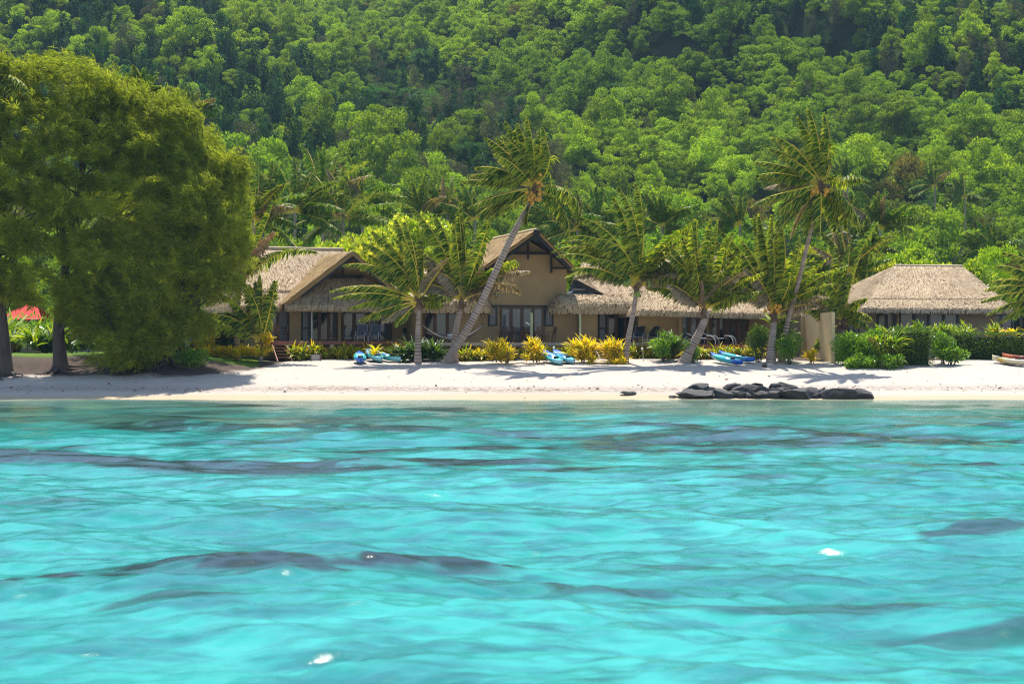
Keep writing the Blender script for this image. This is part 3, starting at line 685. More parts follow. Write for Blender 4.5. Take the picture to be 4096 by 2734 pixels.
mb = MB(); q = np.array(P(3196, 1330, 134.2)); mb.tube([q, q + (0, -.08, 0), q + (-.1, -.08, 0)], .02, 6); mb.build('handle', MAT['steel'], dd)
mb = MB(); thatch(mb, bil(P(3215, 1205, 139), P(3350, 1192, 135), P(3335, 1240, 131), P(3184, 1253, 135)), 80, gs=(8, 6)); thatch(mb, bil(P(3350, 1192, 135), P(3215, 1205, 139), P(3330, 1240, 142), P(3450, 1240, 137)), 30)
mb.build('coping', MAT['thatch'], gw)

# ---- far right house with a hipped roof
Dd = HF(3700, 136, 12)
hD = empty('hip_roofed_house', ground_loc(Dd, 0, 0), 'house with a big hipped thatch roof behind the clipped hedges', 'house', 'thatched beach bungalows')
mb = MB(); Dd.box(mb, Dd.U(3440), Dd.U(3985), -8, 0, 2.1, 5.5); mb.build('wall', MAT['stucco_grey'], hD)
mb = MB(); Dd.box(mb, Dd.U(3402, -.2), Dd.U(3440) - .003, -7, -.3, 2.1, 5.3); mb.build('side_wall', MAT['stucco_grey'], hD)
mb = MB(); Dd.box(mb, Dd.U(3985) + .003, Dd.U(4060, .02), -5, -1.5, 2.1, 5.3); mb.build('side_wall', MAT['stucco_grey'], hD)
doors(Dd, hD, 3390, 3438, 3.6, 5.1, -.28, 2, 'black_frame', 'curtain', 'side_window', fw=.1)
doors(Dd, hD, 3506, 3582, 2.9, 5.25, .02, 2, 'black_frame', ['glass', 'glass'], fw=.14)
doors(Dd, hD, 3594, 3832, 2.9, 5.22, .02, 4, 'black_frame', ['glass_blue', 'curtain', 'glass_blue', 'glass_blue'], fw=.14)
mb = MB(); Dd.box(mb, Dd.U(3587), Dd.U(3593), .003, .12, 2.5, 5.4); mb.build('pillar', MAT['stucco'], hD)
doors(Dd, hD, 3956, 4050, 2.9, 5.1, -1.48, 2, 'black_frame', ['glass', 'glass_blue'], fw=.12)
mb = MB(); ze_ = Dd.Z(1235, 0, 1.5); zr_ = Dd.Z(1068, 0, -5)
PL, PR = Dd.p(Dd.U(3578, -5), -5, zr_), Dd.p(Dd.U(3848, -5), -5, zr_); f = .80
EL, ER = Dd.p(Dd.U(3452, 1.5), 1.5, ze_), Dd.p(Dd.U(4052, 1.5), 1.5, ze_); BL, BR = Dd.p(Dd.U(3452, 1.5), -11.5, ze_), Dd.p(Dd.U(4052, 1.5), -11.5, ze_)
up = np.array((0, 0, .07))
thatch(mb, bil(lerp(PL, EL, f - .06), lerp(PR, ER, f - .06), ER, EL), 100, gs=(18, 6), ln=.45)
thatch(mb, bil(PL + up, PR + up, lerp(PR, ER, f) + up, lerp(PL, EL, f) + up), 85, gs=(18, 8), over=.1)
thatch(mb, bil(PL + up * .5, PL + up * .5, EL, BL), 75); thatch(mb, bil(PR + up * .5, PR + up * .5, BR, ER), 60); thatch(mb, bil(PR, PL, BL, BR), 12)
rf = mb.build('roof', MAT['thatch'], hD)
mb = MB(); mb.tube([PL + up * 1.1, PR + up * 1.1], .12, 8, r=.75); mb.build('ridge_cap', MAT['thatch'], rf)

# ---- red roofed shed under the casuarinas
sh = empty('garden_shed', (X(110, 139), 139, 2.4), 'small shed with a red sheet roof seen under the casuarina trees', 'shed')
mb = MB(); x0, x1 = X(30, 139), X(195, 139)
mb.box((x0 + .3, 137.6, 2.3), (x1 - .3, 140.4, 4.4)); mb.build('wall', MAT['stucco_grey'], sh)
mb = MB(); zt, zb = Zp(1222, 139), Zp(1280, 137)
mb.hexa([(x0, 137, zb), (x1, 137, zb), (x1 - .8, 139, zt), (x0 + .9, 139, zt), (x0, 137, zb + .06), (x1, 137, zb + .06), (x1 - .8, 139, zt + .06), (x0 + .9, 139, zt + .06)])
mb.hexa([(x0, 141, zb), (x0 + .9, 139.01, zt), (x1 - .8, 139.01, zt), (x1, 141, zb), (x0, 141, zb + .06), (x0 + .9, 139.01, zt + .06), (x1 - .8, 139.01, zt + .06), (x1, 141, zb + .06)])
mb.build('roof', MAT['red_roof'], sh)

# ------------------------------------------------------------------ decks, steps
def deck(h, label, px0, px1, v, zt, mtop, posts, fascia=.21, mpost='post'):
    u0, u1 = h.U(px0, v), h.U(px1, v)
    e = empty('deck', ground_loc(h, (u0 + u1) / 2, v), label, 'deck', 'raised timber decks')
    mb = MB(); n = 14; dv = (v - .45) / n
    for i in range(n): h.box(mb, u0, u1, .45 + i * dv, .45 + (i + 1) * dv - .012, zt - .04, zt)
    mb.build('boards', MAT[mtop], e)
    mb = MB(); h.box(mb, u0 - .02, u1 + .02, v + .003, v + .05, zt - fascia, zt + .004); h.box(mb, u1 + .003, u1 + .05, .45, v, zt - fascia, zt + .003); h.box(mb, u0 - .05, u0 - .003, .45, v, zt - fascia, zt + .003)
    mb.build('fascia', MAT[mtop], e)
    for px in posts:
        u = h.U(px, v); x, y, _ = h.p(u, v - .1, 0); z0 = float(gz(x, y)) - .2
        mb = MB(); h.box(mb, u - .10, u + .10, v - .13, v + .045, z0, zt - fascia - .004); mb.build('post', MAT[mpost], e)
    mb = MB()
    for k in np.linspace(u0 + .3, u1 - .3, 6): h.box(mb, k - .04, k + .04, .5, v - .2, zt - .18, zt - .042)
    mb.build('joist', MAT['wood'], e)
    return e
dA = deck(A, 'red brown deck on pale posts in front of the left bungalow', 1088, 1640, 3.2, 3.2, 'red_deck', [1151, 1327], mpost='pale_post')
dB = deck(B, 'weathered grey deck of the gabled house', 1735, 2632, 3.2, 3.12, 'grey_wood', [1760, 2110, 2640 - 20])
dC = deck(Cc, 'red brown deck carrying the white framed sun loungers', 2765, 2992, 3.2, 3.0, 'red_deck', [2855, 2985])
def steps(h, label, px0, px1, v, zt, zb, n, run, m):
    u0, u1 = h.U(px0, v), h.U(px1, v); e = empty('steps', ground_loc(h, (u0 + u1) / 2, v + run), label, 'steps', 'timber steps down to the sand')
    for i in range(n):
        t = (i + .5) / n; mb = MB(); z = zt + (zb - zt) * t; vv = v + .06 + run * t
        h.box(mb, u0 + .06, u1 - .06, vv - .14, vv + .14, z - .025, z + .02); mb.build('tread', MAT[m], e)
    for u in (u0, u1):
        mb = MB(); mb.bar(h.p(u, v + .05, zt - .2), h.p(u, v + .1 + run, zb - .2), .05, .2); mb.build('stringer', MAT[m], e)
    return e
steps(A, 'dark brown steps at the left end of the red brown deck', 1088, 1145, 3.25, 3.08, 2.1, 5, 1.3, 'red_deck')
steps(B, 'grey timber steps between two golden bushes in the middle of the beach', 2040, 2098, 3.25, 2.75, 1.80, 5, 1.5, 'grey_wood')
steps(B, 'shaded steps between two golden bushes near the bent palm', 2382, 2438, 3.25, 2.8, 1.95, 5, 1.3, 'grey_wood')
# low platform with the blue chair
e = empty('platform', (X(760, 125.5), 125.5, float(gz(X(760, 125.5), 125.5))), 'low timber platform under the blue chair', 'deck')
mb = MB(); z = Zp(1388, 125); x0, x1 = X(712, 125), X(800, 125)
for i in range(8): mb.box((x0, 125 + i * .25, z - .04), (x1, 125.24 + i * .25, z))
mb.build('boards', MAT['grey_wood'], e)
mb = MB(); mb.box((x0, 124.95, z - .2), (x1, 124.997, z + .004)); mb.build('fascia', MAT['wood'], e)
mb = MB(); mb.box((x0 - .3, 124.2, z - .36), (x1 + .2, 124.8, z - .28)); mb.build('tread', MAT['wood'], e)
# ------------------------------------------------------------------ coconut palms
def frond_data(mb, org, a0, a1, L, yaw=0., roll=.7, nl=52, ll=1.1, lw=.043, droop=.75, wind=.58, dep=0., bend=1.35, bare=.16):
    s = np.linspace(0, 1, 16); ang = np.radians(a0 + (a1 - a0) * s ** bend)
    st = L / 15
    x = np.concatenate([[0], np.cumsum(np.cos(ang[:-1]) * st)]); z = np.concatenate([[0], np.cumsum(np.sin(ang[:-1]) * st)])
    cy, sy = math.cos(yaw), math.sin(yaw)
    p = np.stack([x * cy, x * sy + dep * L * s ** 1.5, z], 1) + np.asarray(org)
    mb.tube(p, .055 * (1 - s * .85) + .008, 5, 0)
    k = nl; ss = np.linspace(bare, 1, k) ** .95
    q = np.stack([np.interp(ss, s, p[:, i]) for i in range(3)], 1); T = nrm(np.stack([np.interp(ss, s, np.gradient(p[:, i])) for i in range(3)], 1))
    N = np.cross(T, np.cross(np.array((0, 0, 1.)), T) + 1e-6); N = nrm(N); N = np.where(N[:, 2:] < 0, -N, N)
    if abs(a0) > 60 and abs(a1) > 60: pass
    Bo = np.cross(T, N)
    prof = np.where(ss < .4, .55 + .45 * ss / .4, 1 - .74 * ((ss - .4) / .6) ** 1.5)
    for sg in (-1, 1):
        rl = roll + rng.normal(0, .12, k)
        sd = np.cos(rl)[:, None] * Bo + np.sin(rl)[:, None] * N
        l = (ll * prof * rng.uniform(.65, 1.12, k) * np.where(rng.random(k) < .06, .35, 1))[:, None]
        w = np.array((-wind, wind * .1, 0.))
        d1 = nrm(T * (.42 + .55 * ss ** 3)[:, None] + sg * sd * .75 + np.array((0, 0, -.38)) + w + rng.normal(0, .13, (k, 3)))
        d2 = nrm(d1 + np.array((0, 0, -droop)) + w * .8 + rng.normal(0, .2, (k, 3)))
        d3 = nrm(d2 + np.array((0, 0, -droop * .8)) + w * .5 + rng.normal(0, .25, (k, 3)))
        wd = nrm(T - (T * d1).sum(1, keepdims=True) * d1 + np.array((0, 0, .25))) * lw
        b = q; m1 = b + d1 * l * .38; m2 = m1 + d2 * l * .34; tp = m2 + d3 * l * .28
        v = np.stack([b - wd * .4, b + wd * .4, m1 - wd, m1 + wd, m2 - wd * .8, m2 + wd * .8, tp], 1)
        i = np.arange(k)[:, None] * 7
        fq = np.concatenate([i + np.array([[0, 1, 3, 2]]), i + np.array([[2, 3, 5, 4]])]); ft = i + np.array([[4, 5, 6]])
        mb.add(v.reshape(-1, 3), [fq, ft], 1, np.repeat(rng.random(k), 7), np.tile(np.array([0, 0, .4, .4, .75, .75, 1]), k))
def trunk_mesh(pts, r0, r1, parent, bulge=1.5, name='trunk', m='trunk'):
    pts = np.asarray(pts, float); t = np.linspace(0, 1, len(pts)); L = np.linalg.norm(np.diff(pts, axis=0), axis=1).sum()
    n = int(L / .075); tt = np.linspace(0, 1, n)
    # smooth interpolation through the points
    q = np.stack([np.interp(tt, t, pts[:, i]) for i in range(3)], 1)
    w = max(3, n // (len(pts) * 1)) | 1; ker = np.hanning(w + 2)[1:-1]; ker /= ker.sum()
    qp = np.pad(q, ((w // 2, w // 2), (0, 0)), mode='reflect', reflect_type='odd'); q = np.stack([np.convolve(qp[:, i], ker, 'valid') for i in range(3)], 1)
    rad = r0 + (r1 - r0) * tt ** .8 + r0 * (bulge - 1) * np.exp(-tt * L / .55)
    ring = np.arange(n) % 2
    rad = rad * (1 + .05 * ring + rng.normal(0, .012, n))
    mb = MB(); mb.tube(q, rad, 10, t=ring * 1.0 * rng.uniform(.5, 1, n)); return mb.build(name, MAT[m], parent), q
NUT = {}
def nut(parent, p, kind, s=.13):
    if kind not in NUT:
        mb = MB(); a = np.linspace(0, math.pi, 7)
        mb.tube(np.stack([0 * a, 0 * a, -np.cos(a) * 1.15], 1), np.maximum(np.sin(a), .02), 8); o = mb.build('coconut', MAT['nut_' + kind], None, True)
        NUT[kind] = o
    else:
        o = NUT[kind].copy(); C.objects.link(o)
    o.parent = parent; o.location = Vector(p) - parent.location; o.scale = (s, s, s * rng.uniform(1, 1.25)); o.rotation_euler = (rng.normal(0, .3), rng.normal(0, .3), 0)
    return o
def palm(label, trunk, d0, d1, r, fronds, nuts=None, crown=None, mats=None, ll=.95, buried=.3, group='coconut palms along the beach', fibre=.3, name='coconut_palm', density=1., extra=8):
    """trunk: photo points base to top; fronds: (a0, a1, length px, roll, depth[, kind])"""
    n = len(trunk); dd = np.linspace(d0, d1, n); pts = [P(px, py, q) for (px, py), q in zip(trunk, dd)]
    base = pts[0]; gzb = float(land(base[0], base[1])); e = empty(name, (base[0], base[1], gzb), label, 'palm tree', group)
    pts[0] = (base[0], base[1], min(base[2], gzb) - buried)
    to, q = trunk_mesh(pts, r, r * .62, e)
    top = np.array(q[-1]) if crown is None else np.array(P(*crown, d1))
    mb = MB(); k = 26
    for i in range(k):
        a = rng.random() * 6.28; o_ = top + np.array((math.cos(a), math.sin(a), 0)) * .09 + (0, 0, rng.uniform(-.5, .15))
        mb.bar(o_, o_ + np.array((math.cos(a) * .3, math.sin(a) * .3, rng.uniform(-.25, .4))) * fibre / .3, .10, .025)
    mb.tube([top + (0, 0, -.5), top, top + (0, 0, .35)], [r * .7, .17, .05], 8)
    mb.build('leaf_base', MAT['husk'], e)
    ex = []
    for i in range(extra):
        f_ = fronds[int(rng.integers(len(fronds)))]
        ex.append((f_[0] + rng.normal(0, 9), f_[1] + rng.normal(0, 14), f_[2] * rng.uniform(.75, .98), rng.uniform(.4, 1.), float(np.clip(rng.normal(0, .4), -.5, .6))) + tuple(f_[5:]))
    for fr in list(fronds) + ex:
        a0, a1, L, roll, dep = fr[:5]; kind = fr[5] if len(fr) > 5 else 'palm_leaf'
        mb = MB(); L = L * M(d1) * 1.04
        frond_data(mb, top + np.array((math.cos(R(a0)) * .08, dep * .1, .1 * math.sin(R(a0)))), a0, a1, L, roll=roll, dep=dep, ll=ll * min(1, L / 3.2 + .25), nl=int((34 + L * 16) * density))
        mb.build('frond', [MAT['rachis_dead' if kind == 'palm_leaf_dead' else 'rachis'], MAT[kind]], e)
    for kind, px, py, sp, cnt in (nuts or []):
        c = np.array(P(px, py, d1 - .35))
        for i in range(cnt): nut(e, c + rng.normal(0, 1, 3) * np.array((sp, .12, sp)), kind, rng.uniform(.085, .115))
    return e
TAN, DEAD = 'palm_leaf_tan', 'palm_leaf_dead'
palm('tall coconut palm leaning far right across the gabled house, with orange nuts',
     [(1775, 1450), (1815, 1398), (1862, 1330), (1924, 1215), (1985, 1080), (2045, 950), (2100, 850), (2132, 790)], 123.8, 122.8, .27,
     [(95, 118, 250, .5, .1), (88, 108, 262, .9, -.1), (100, 165, 235, .3, .2), (103, 150, 225, .7, -.2), (122, 152, 262, .6, 0), (118, 138, 230, .9, .15), (155, 192, 252, .5, -.1), (165, 190, 278, .6, .05), (150, 178, 200, .4, .2),
      (190, 208, 250, .6, -.15), (198, 215, 235, .5, .1), (215, 222, 130, .8, -.5), (62, 112, 240, .6, .1), (45, 135, 205, .6, -.1), (55, 100, 180, .9, .2), (12, -118, 262, .7, 0), (-25, -112, 265, .9, -.1), (-105, -95, 140, .9, .1),
      (188, 205, 210, .4, .3, TAN), (78, 95, 215, 1.1, .15), (105, 125, 270, .8, .05)],
     nuts=[('orange', 2124, 792, .2, 10), ('orange', 2152, 782, .2, 10), ('orange', 2156, 728, .18, 8)], crown=(2136, 752))
palm('tall coconut palm with a slim pale trunk rising beside the garden wall door',
     [(3122, 1400), (3150, 1290), (3180, 1180), (3203, 1090), (3228, 985), (3250, 890), (3272, 800)], 125.3, 121.8, .17,
     [(95, 128, 270, .6, .1), (90, 115, 285, .9, -.1), (112, 172, 265, .4, .1), (118, 160, 240, .6, -.2), (130, 168, 235, .6, 0), (148, 180, 262, .5, .1), (158, 195, 245, .6, -.1), (162, 190, 225, .8, .2), (188, 212, 275, .6, 0),
      (205, 225, 200, .9, -.3), (222, 240, 265, .8, .1), (215, 235, 230, .6, -.2), (250, 262, 195, .9, 0), (270, 262, 195, .9, -.2), (-55, -98, 190, .9, .1), (-25, -92, 240, .7, -.1), (-40, -85, 200, .8, .2), (22, -22, 172, .7, 0),
      (60, 150, 190, .5, .1), (72, 112, 260, .7, -.1), (50, 130, 150, .7, .2), (170, 200, 200, .6, .3, TAN), (235, 255, 215, .5, .3, TAN)],
     nuts=[('orange', 3258, 766, .22, 6), ('orange', 3304, 762, .2, 6), ('brown', 3285, 750, .16, 4)], crown=(3284, 738))
palm('upright short palm left of the hammock, crown swept left by the wind',
     [(1672, 1448), (1671, 1380), (1672, 1310), (1675, 1250), (1678, 1222)], 123.5, 123.2, .19,
     [(86, 150, 262, .5, 0), (96, 122, 325, .7, .1), (92, 112, 300, 1.0, -.1), (106, 152, 325, .5, .1), (112, 168, 315, .5, -.1), (128, 196, 335, .5, 0), (150, 206, 290, .5, .1), (155, 202, 345, .4, 0), (165, 198, 325, .4, -.15), (172, 208, 265, .5, -.2),
      (188, 218, 225, .5, -.3), (220, 238, 120, .7, -.5), (25, -25, 115, .6, -.2), (10, -40, 95, .6, -.4), (80, 105, 250, .8, .2), (118, 150, 270, .7, .2), (60, 50, 190, .7, .2, TAN), (200, 225, 150, .5, -.4, TAN)], crown=(1678, 1206))
palm('bushy palm with upright dark fronds right behind the foot of the leaning palm',
     [(1818, 1452), (1816, 1400), (1822, 1330), (1836, 1260), (1845, 1215)], 124.6, 124.4, .23,
     [(88, 97, 335, .8, 0), (97, 122, 345, .6, .1), (105, 137, 405, .5, 0), (84, 100, 375, .9, .1), (68, 76, 335, .8, -.1), (48, 10, 265, .6, .1), (42, -5, 290, .5, 0, TAN), (46, 22, 255, .6, -.1), (150, 192, 130, .5, -.2), (135, 205, 320, .5, 0),
      (112, 172, 285, .5, -.1, TAN), (120, 150, 300, .6, .2), (75, 60, 240, .7, .2, TAN), (30, -30, 170, .6, -.3, TAN), (92, 100, 290, 1.1, -.2), (140, 200, 210, .5, -.3, TAN), (100, 190, 160, .6, -.3, TAN), (60, 80, 270, .8, .2)], crown=(1845, 1205))
palm('coconut palm with green nuts and arching fronds right of the gabled house',
     [(2497, 1462), (2505, 1400), (2520, 1320), (2535, 1240), (2544, 1175)], 123.6, 123.4, .20,
     [(82, 128, 395, .5, 0), (92, 122, 355, .7, .1), (78, 108, 400, .9, .1), (104, 176, 385, .5, -.1), (116, 203, 365, .5, 0), (124, 207, 375, .5, .1), (134, 197, 335, .5, -.1), (146, 193, 255, .5, -.3), (120, 186, 190, .5, -.3), (96, 182, 255, .5, -.2),
      (74, 8, 225, .5, .1), (60, 28, 345, .5, 0), (52, 30, 300, .5, .15), (40, 18, 215, .5, .2), (30, -62, 295, .5, -.1), (45, -15, 240, .6, .2), (142, 215, 280, .5, .3), (86, 100, 300, 1.0, .2), (110, 140, 300, .6, .2), (150, 205, 240, .4, -.2, TAN), (35, -20, 250, .5, .3, TAN)],
     nuts=[('green', 2508, 1130, .12, 9), ('green', 2548, 1178, .10, 9), ('green', 2598, 1135, .07, 3)], crown=(2546, 1150))
palm('bent palm growing from a fat leaning base, with paddle like upright fronds',
     [(2725, 1455), (2758, 1405), (2790, 1345), (2815, 1290), (2830, 1250)], 123.6, 123.2, .31,
     [(98, 91, 340, .9, 0), (85, 88, 340, 1.1, -.1), (79, 83, 345, 1.0, .1), (102, 95, 320, .9, .1), (70, 67, 310, .8, 0), (106, 138, 275, .7, -.1), (40, 22, 255, .5, -.1), (28, 0, 240, .5, 0), (36, -22, 205, .5, -.2), (126, 202, 140, .5, -.2, TAN),
      (132, 165, 165, .6, -.2, TAN), (92, 102, 100, .9, -.4, DEAD), (54, 58, 260, .8, .1), (140, 185, 230, .5, .2), (115, 150, 250, .6, .2), (60, 20, 200, .5, -.3, TAN)], crown=(2818, 1240))
palm('stout ringed palm with wide dark upright fronds before the right bungalow',
     [(3082, 1462), (3086, 1400), (3092, 1330), (3097, 1285)], 124.0, 124.4, .27,
     [(96, 102, 385, .8, 0), (85, 88, 355, 1.0, .1), (90, 94, 370, 1.1, -.1), (111, 142, 385, .6, 0), (116, 147, 355, .6, .1), (121, 168, 300, .5, -.1), (106, 155, 210, .5, -.3, TAN), (72, 108, 355, .7, 0), (55, 78, 265, .7, -.1), (45, 28, 260, .6, .1),
      (45, 14, 340, .5, 0), (40, 8, 240, .5, -.2), (50, 35, 300, .6, .2), (130, 170, 240, .5, .2), (80, 92, 330, 1.0, .2), (125, 190, 230, .5, -.2, TAN), (100, 130, 300, .7, .25), (35, -10, 220, .5, .25, TAN), (60, 85, 320, .8, .2)],
     nuts=[('orange', 3084, 1236, .2, 5), ('orange', 3112, 1232, .18, 5)], crown=(3096, 1256))
palm('short wind tousled palm standing between garden wall and hedge',
     [(3374, 1450), (3372, 1390), (3370, 1330), (3368, 1300)], 128.2, 128, .16,
     [(150, 185, 160, .5, 0), (96, 142, 180, .5, -.1), (80, 102, 190, .7, .1), (42, -62, 125, .6, 0), (214, 250, 150, .6, -.1), (130, 172, 160, .5, .1), (60, 20, 120, .6, -.2), (110, 185, 160, .5, -.2), (85, 78, 310, .8, .2), (92, 95, 290, .9, .2), (78, 65, 260, .7, .2), (20, -80, 110, .6, -.3), (115, 205, 150, .5, -.1, TAN)], crown=(3372, 1285), extra=0)
palm('palm at the right edge whose fronds hang over the hip roofed house',
     [(4190, 1440), (4185, 1350), (4175, 1250), (4170, 1200)], 125, 125, .2,
     [(160, 200, 270, .5, 0), (150, 196, 250, .5, .1), (172, 205, 290, .5, -.1), (185, 212, 270, .5, 0), (195, 222, 240, .5, -.1), (135, 185, 260, .5, 0), (118, 175, 260, .5, .1), (90, 130, 300, .7, 0), (60, 20, 250, .6, 0), (20, -40, 250, .6, 0)], crown=(4225, 1180), extra=0)
palm('palm at the left edge with a curling frond above the casuarinas',
     [(-150, 1440), (-145, 1100), (-135, 750), (-130, 400)], 118.5, 117, .17,
     [(35, -75, 290, .6, -.1), (60, 0, 200, .6, 0), (10, -85, 220, .6, -.1), (100, 160, 220, .6, 0), (170, 210, 220, .6, 0), (-20, -90, 200, .6, .1), (85, 120, 200, .6, .1)], crown=(-128, 372))
palm('palm half hidden by casuarina foliage with one dead brown frond over the roof',
     [(946, 1390), (948, 1330), (952, 1260), (955, 1180)], 125.5, 125.5, .19,
     [(62, 48, 245, .6, -.1, DEAD), (52, -18, 345, .5, 0), (78, 84, 375, .8, 0), (85, 96, 380, .9, .1), (95, 110, 340, .8, .1), (110, 150, 260, .6, .1), (130, 190, 250, .5, 0), (70, 30, 260, .5, .1), (66, 74, 350, .8, .15)], crown=(956, 1150), density=.95, extra=0)
palm('young stemless palm with arching yellow ribbed fronds by the deck steps',
     [(1042, 1412), (1043, 1390), (1045, 1370)], 124.2, 124.2, .10,
     [(86, 98, 250, .8, 0), (96, 122, 240, .6, .1), (112, 152, 225, .5, 0), (128, 190, 235, .5, -.1), (142, 200, 225, .5, -.2), (74, 80, 235, .9, -.1), (90, 105, 230, 1.0, .1), (120, 170, 180, .6, .2)], crown=(1046, 1372), ll=.85, fibre=.15, density=1.25, extra=3)
palm('tiny palm seedling sprouting in front of the clipped hedge',
     [(3512, 1462), (3513, 1450), (3516, 1440)], 121.6, 121.6, .05,
     [(78, 165, 105, .6, 0), (95, 150, 100, .5, -.1), (68, 95, 115, .8, .1), (60, 20, 60, .6, 0)], crown=(3515, 1445), ll=.5, fibre=.05, group='small palms by the hedge', density=1.2, name='palm_seedling', extra=1)

# ------------------------------------------------------------------ casuarinas: feathery needle tufts on dark limbs
def casuarina(label, trunk, d, r, blobs, ntuft, seed, extra_limbs=9):
    ntuft = int(ntuft * .85)
    g = np.random.default_rng(seed)
    base = P(trunk[0][0], trunk[0][1], d); zb = float(gz(base[0], d)); e = empty('casuarina_tree', (base[0], d, zb), label, 'tree', 'casuarina trees on the shore')
    pts = [P(px, py, d + i * .25) for i, (px, py) in enumerate(trunk)]; pts[0] = (base[0], d, zb - .3)
    pts = np.array(pts); mb = MB()
    t = np.linspace(0, 1, len(pts)); tt = np.linspace(0, 1, 30); q = np.stack([np.interp(tt, t, pts[:, i]) for i in range(3)], 1)
    q[:, :2] += np.stack([np.sin(tt * 9 + seed) * .12, np.cos(tt * 7 + seed) * .1], 1)
    mb.tube(q, r * (1 - tt * .85) + r * .6 * np.exp(-tt * 14), 9)
    for i in range(9):                                             # surface roots
        a = g.uniform(-2.9, .1); L = g.uniform(.9, 2.6); k = np.linspace(0, 1, 8)
        rx = base[0] + math.cos(a) * L * k + np.sin(k * 7 + i) * .12; ry = d + math.sin(a) * L * .9 * k + np.cos(k * 6 + i) * .12
        mb.tube(np.stack([rx, ry, gz(rx, ry) + .12 * (1 - k) + .45 * np.exp(-k * 7) + .05], 1), .11 * (1 - k * .8), 6)
    B_ = np.array([(*P(cx, cy, d + dz), rx * M(d), ry_ * M(d), rx * M(d) * .75) for cx, cy, rx, ry_, dz in blobs])
    vol = B_[:, 3] * B_[:, 4]; pick = g.choice(len(B_), ntuft, p=vol / vol.sum())
    dirs = nrm(g.normal(0, 1, (ntuft, 3))); rad = g.uniform(.25, 1, ntuft) ** .45
    nl = max(8, ntuft // 10); pl = g.choice(len(B_), nl, p=vol / vol.sum()); dl = nrm(g.normal(0, 1, (nl, 3)) + np.array((0, -.35, .1)))
    lc = B_[pl, :3] + dl * g.uniform(.45, 1.05, (nl, 1)) * B_[pl][:, [3, 5, 4]]; lr = g.uniform(.6, 1.35, nl)      # boughs as separate lobes
    q_ = g.integers(0, nl, ntuft); up_ = dirs.copy(); up_[:, 2] = np.abs(up_[:, 2]) * .8 - .15
    c = lc[q_] + up_ * (lr[q_] * rad)[:, None] * np.array((1.15, 1.0, .72))
    c = c[(c[:, 2] > gz(c[:, 0], c[:, 1]) + .3)]
    # limbs: every bough runs from the trunk to a few tufts
    tops = q[6:]
    sel = g.choice(len(c), min(len(c), 70 + extra_limbs), replace=False)
    for i in sel:
        h = np.clip(c[i, 2] - g.uniform(1, 4.5), tops[0, 2], tops[-1, 2]); j = np.argmin(np.abs(tops[:, 2] - h)); a_ = tops[j]
        k = np.linspace(0, 1, 8)[:, None]; sag = np.sin(k * math.pi) * g.uniform(-.3, .5)
        pp = a_ + (c[i] - a_) * k + np.array((0, 0, 1.)) * sag + g.normal(0, .06, (8, 3)) * np.sin(k * math.pi)
        mb.tube(pp, .075 * (1 - k[:, 0] * .85), 5)
    mb.build('trunk', MAT['bark'], e, True)
    # needle tufts
    mb = MB(); per = 20; k = len(c)
    ctr = B_[:, :3].mean(0)
    out = nrm(c - ctr)
    ax = nrm(out * np.array((.8, .8, .35)) + np.array((-.42, -.12, .45)) + g.normal(0, .38, (k, 3)))        # bough direction, swept left
    cen = np.repeat(c, per, 0); axr = np.repeat(ax, per, 0)
    along = g.uniform(-.65, .65, (k * per, 1)); st = cen + axr * along + g.normal(0, .17, (k * per, 3)) * (1.15 - np.abs(along))
    nn = 5; S_ = np.repeat(st, nn, 0); A_ = np.repeat(axr, nn, 0); N_ = len(S_)
    dv = nrm(A_ * .8 + g.normal(0, .5, (N_, 3)) + np.array((-.35, 0, .05)))
    L = g.uniform(.22, .55, (N_, 1)); wv = nrm(np.cross(dv, g.normal(0, 1, (N_, 3)))) * g.uniform(.010, .023, (N_, 1))
    m_ = S_ + dv * L * .55; tp = m_ + nrm(dv + np.array((-.25, 0, -.55))) * L * .5
    v = np.stack([S_ - wv * .7, S_ + wv * .7, m_ + wv, m_ - wv, tp], 1); i = np.arange(N_)[:, None] * 5
    rr = np.clip(np.repeat(g.random(k), per * nn) * .5 + g.random(N_) * .5, 0, 1)
    mb.add(v.reshape(-1, 3), [i + np.array([[0, 1, 2, 3]]), i + np.array([[3, 2, 4]])], 0, np.repeat(rr, 5), np.tile(np.array([0, 0, .5, .5, 1]), N_))
    mb.build('crown', MAT['needles'], e)
    return e
casuarina('tall casuarina at the left edge, its crown the highest of the group', [(8, 1470), (5, 1300), (-5, 1050), (0, 700), (20, 400), (10, 200)], 117.6, .42,
          [(-60, 370, 180, 190, 1), (60, 480, 210, 210, 0), (-40, 720, 260, 230, 0), (120, 850, 200, 210, -1), (-60, 1050, 200, 160, -.5), (70, 1130, 140, 90, -.5), (150, 330, 110, 110, 1), (-10, 240, 90, 80, 1), (90, 260, 90, 70, 1), (110, 1190, 100, 50, -.5)], 1100, 1)
casuarina('casuarina on a thick double trunk with tangled roots, second from the left', [(238, 1452), (240, 1380), (245, 1250), (270, 1000), (320, 700), (350, 450), (345, 330)], 119.0, .40,
          [(330, 400, 190, 130, 0), (430, 560, 230, 160, 0), (250, 650, 220, 180, -.5), (380, 800, 260, 190, -.5), (230, 980, 200, 150, -1), (400, 1050, 200, 150, -1), (290, 1170, 110, 70, -.5), (560, 480, 130, 120, .5), (250, 320, 120, 70, 1), (560, 620, 150, 130, .3), (420, 380, 130, 90, .6), (560, 430, 120, 90, .6)], 1100, 2)
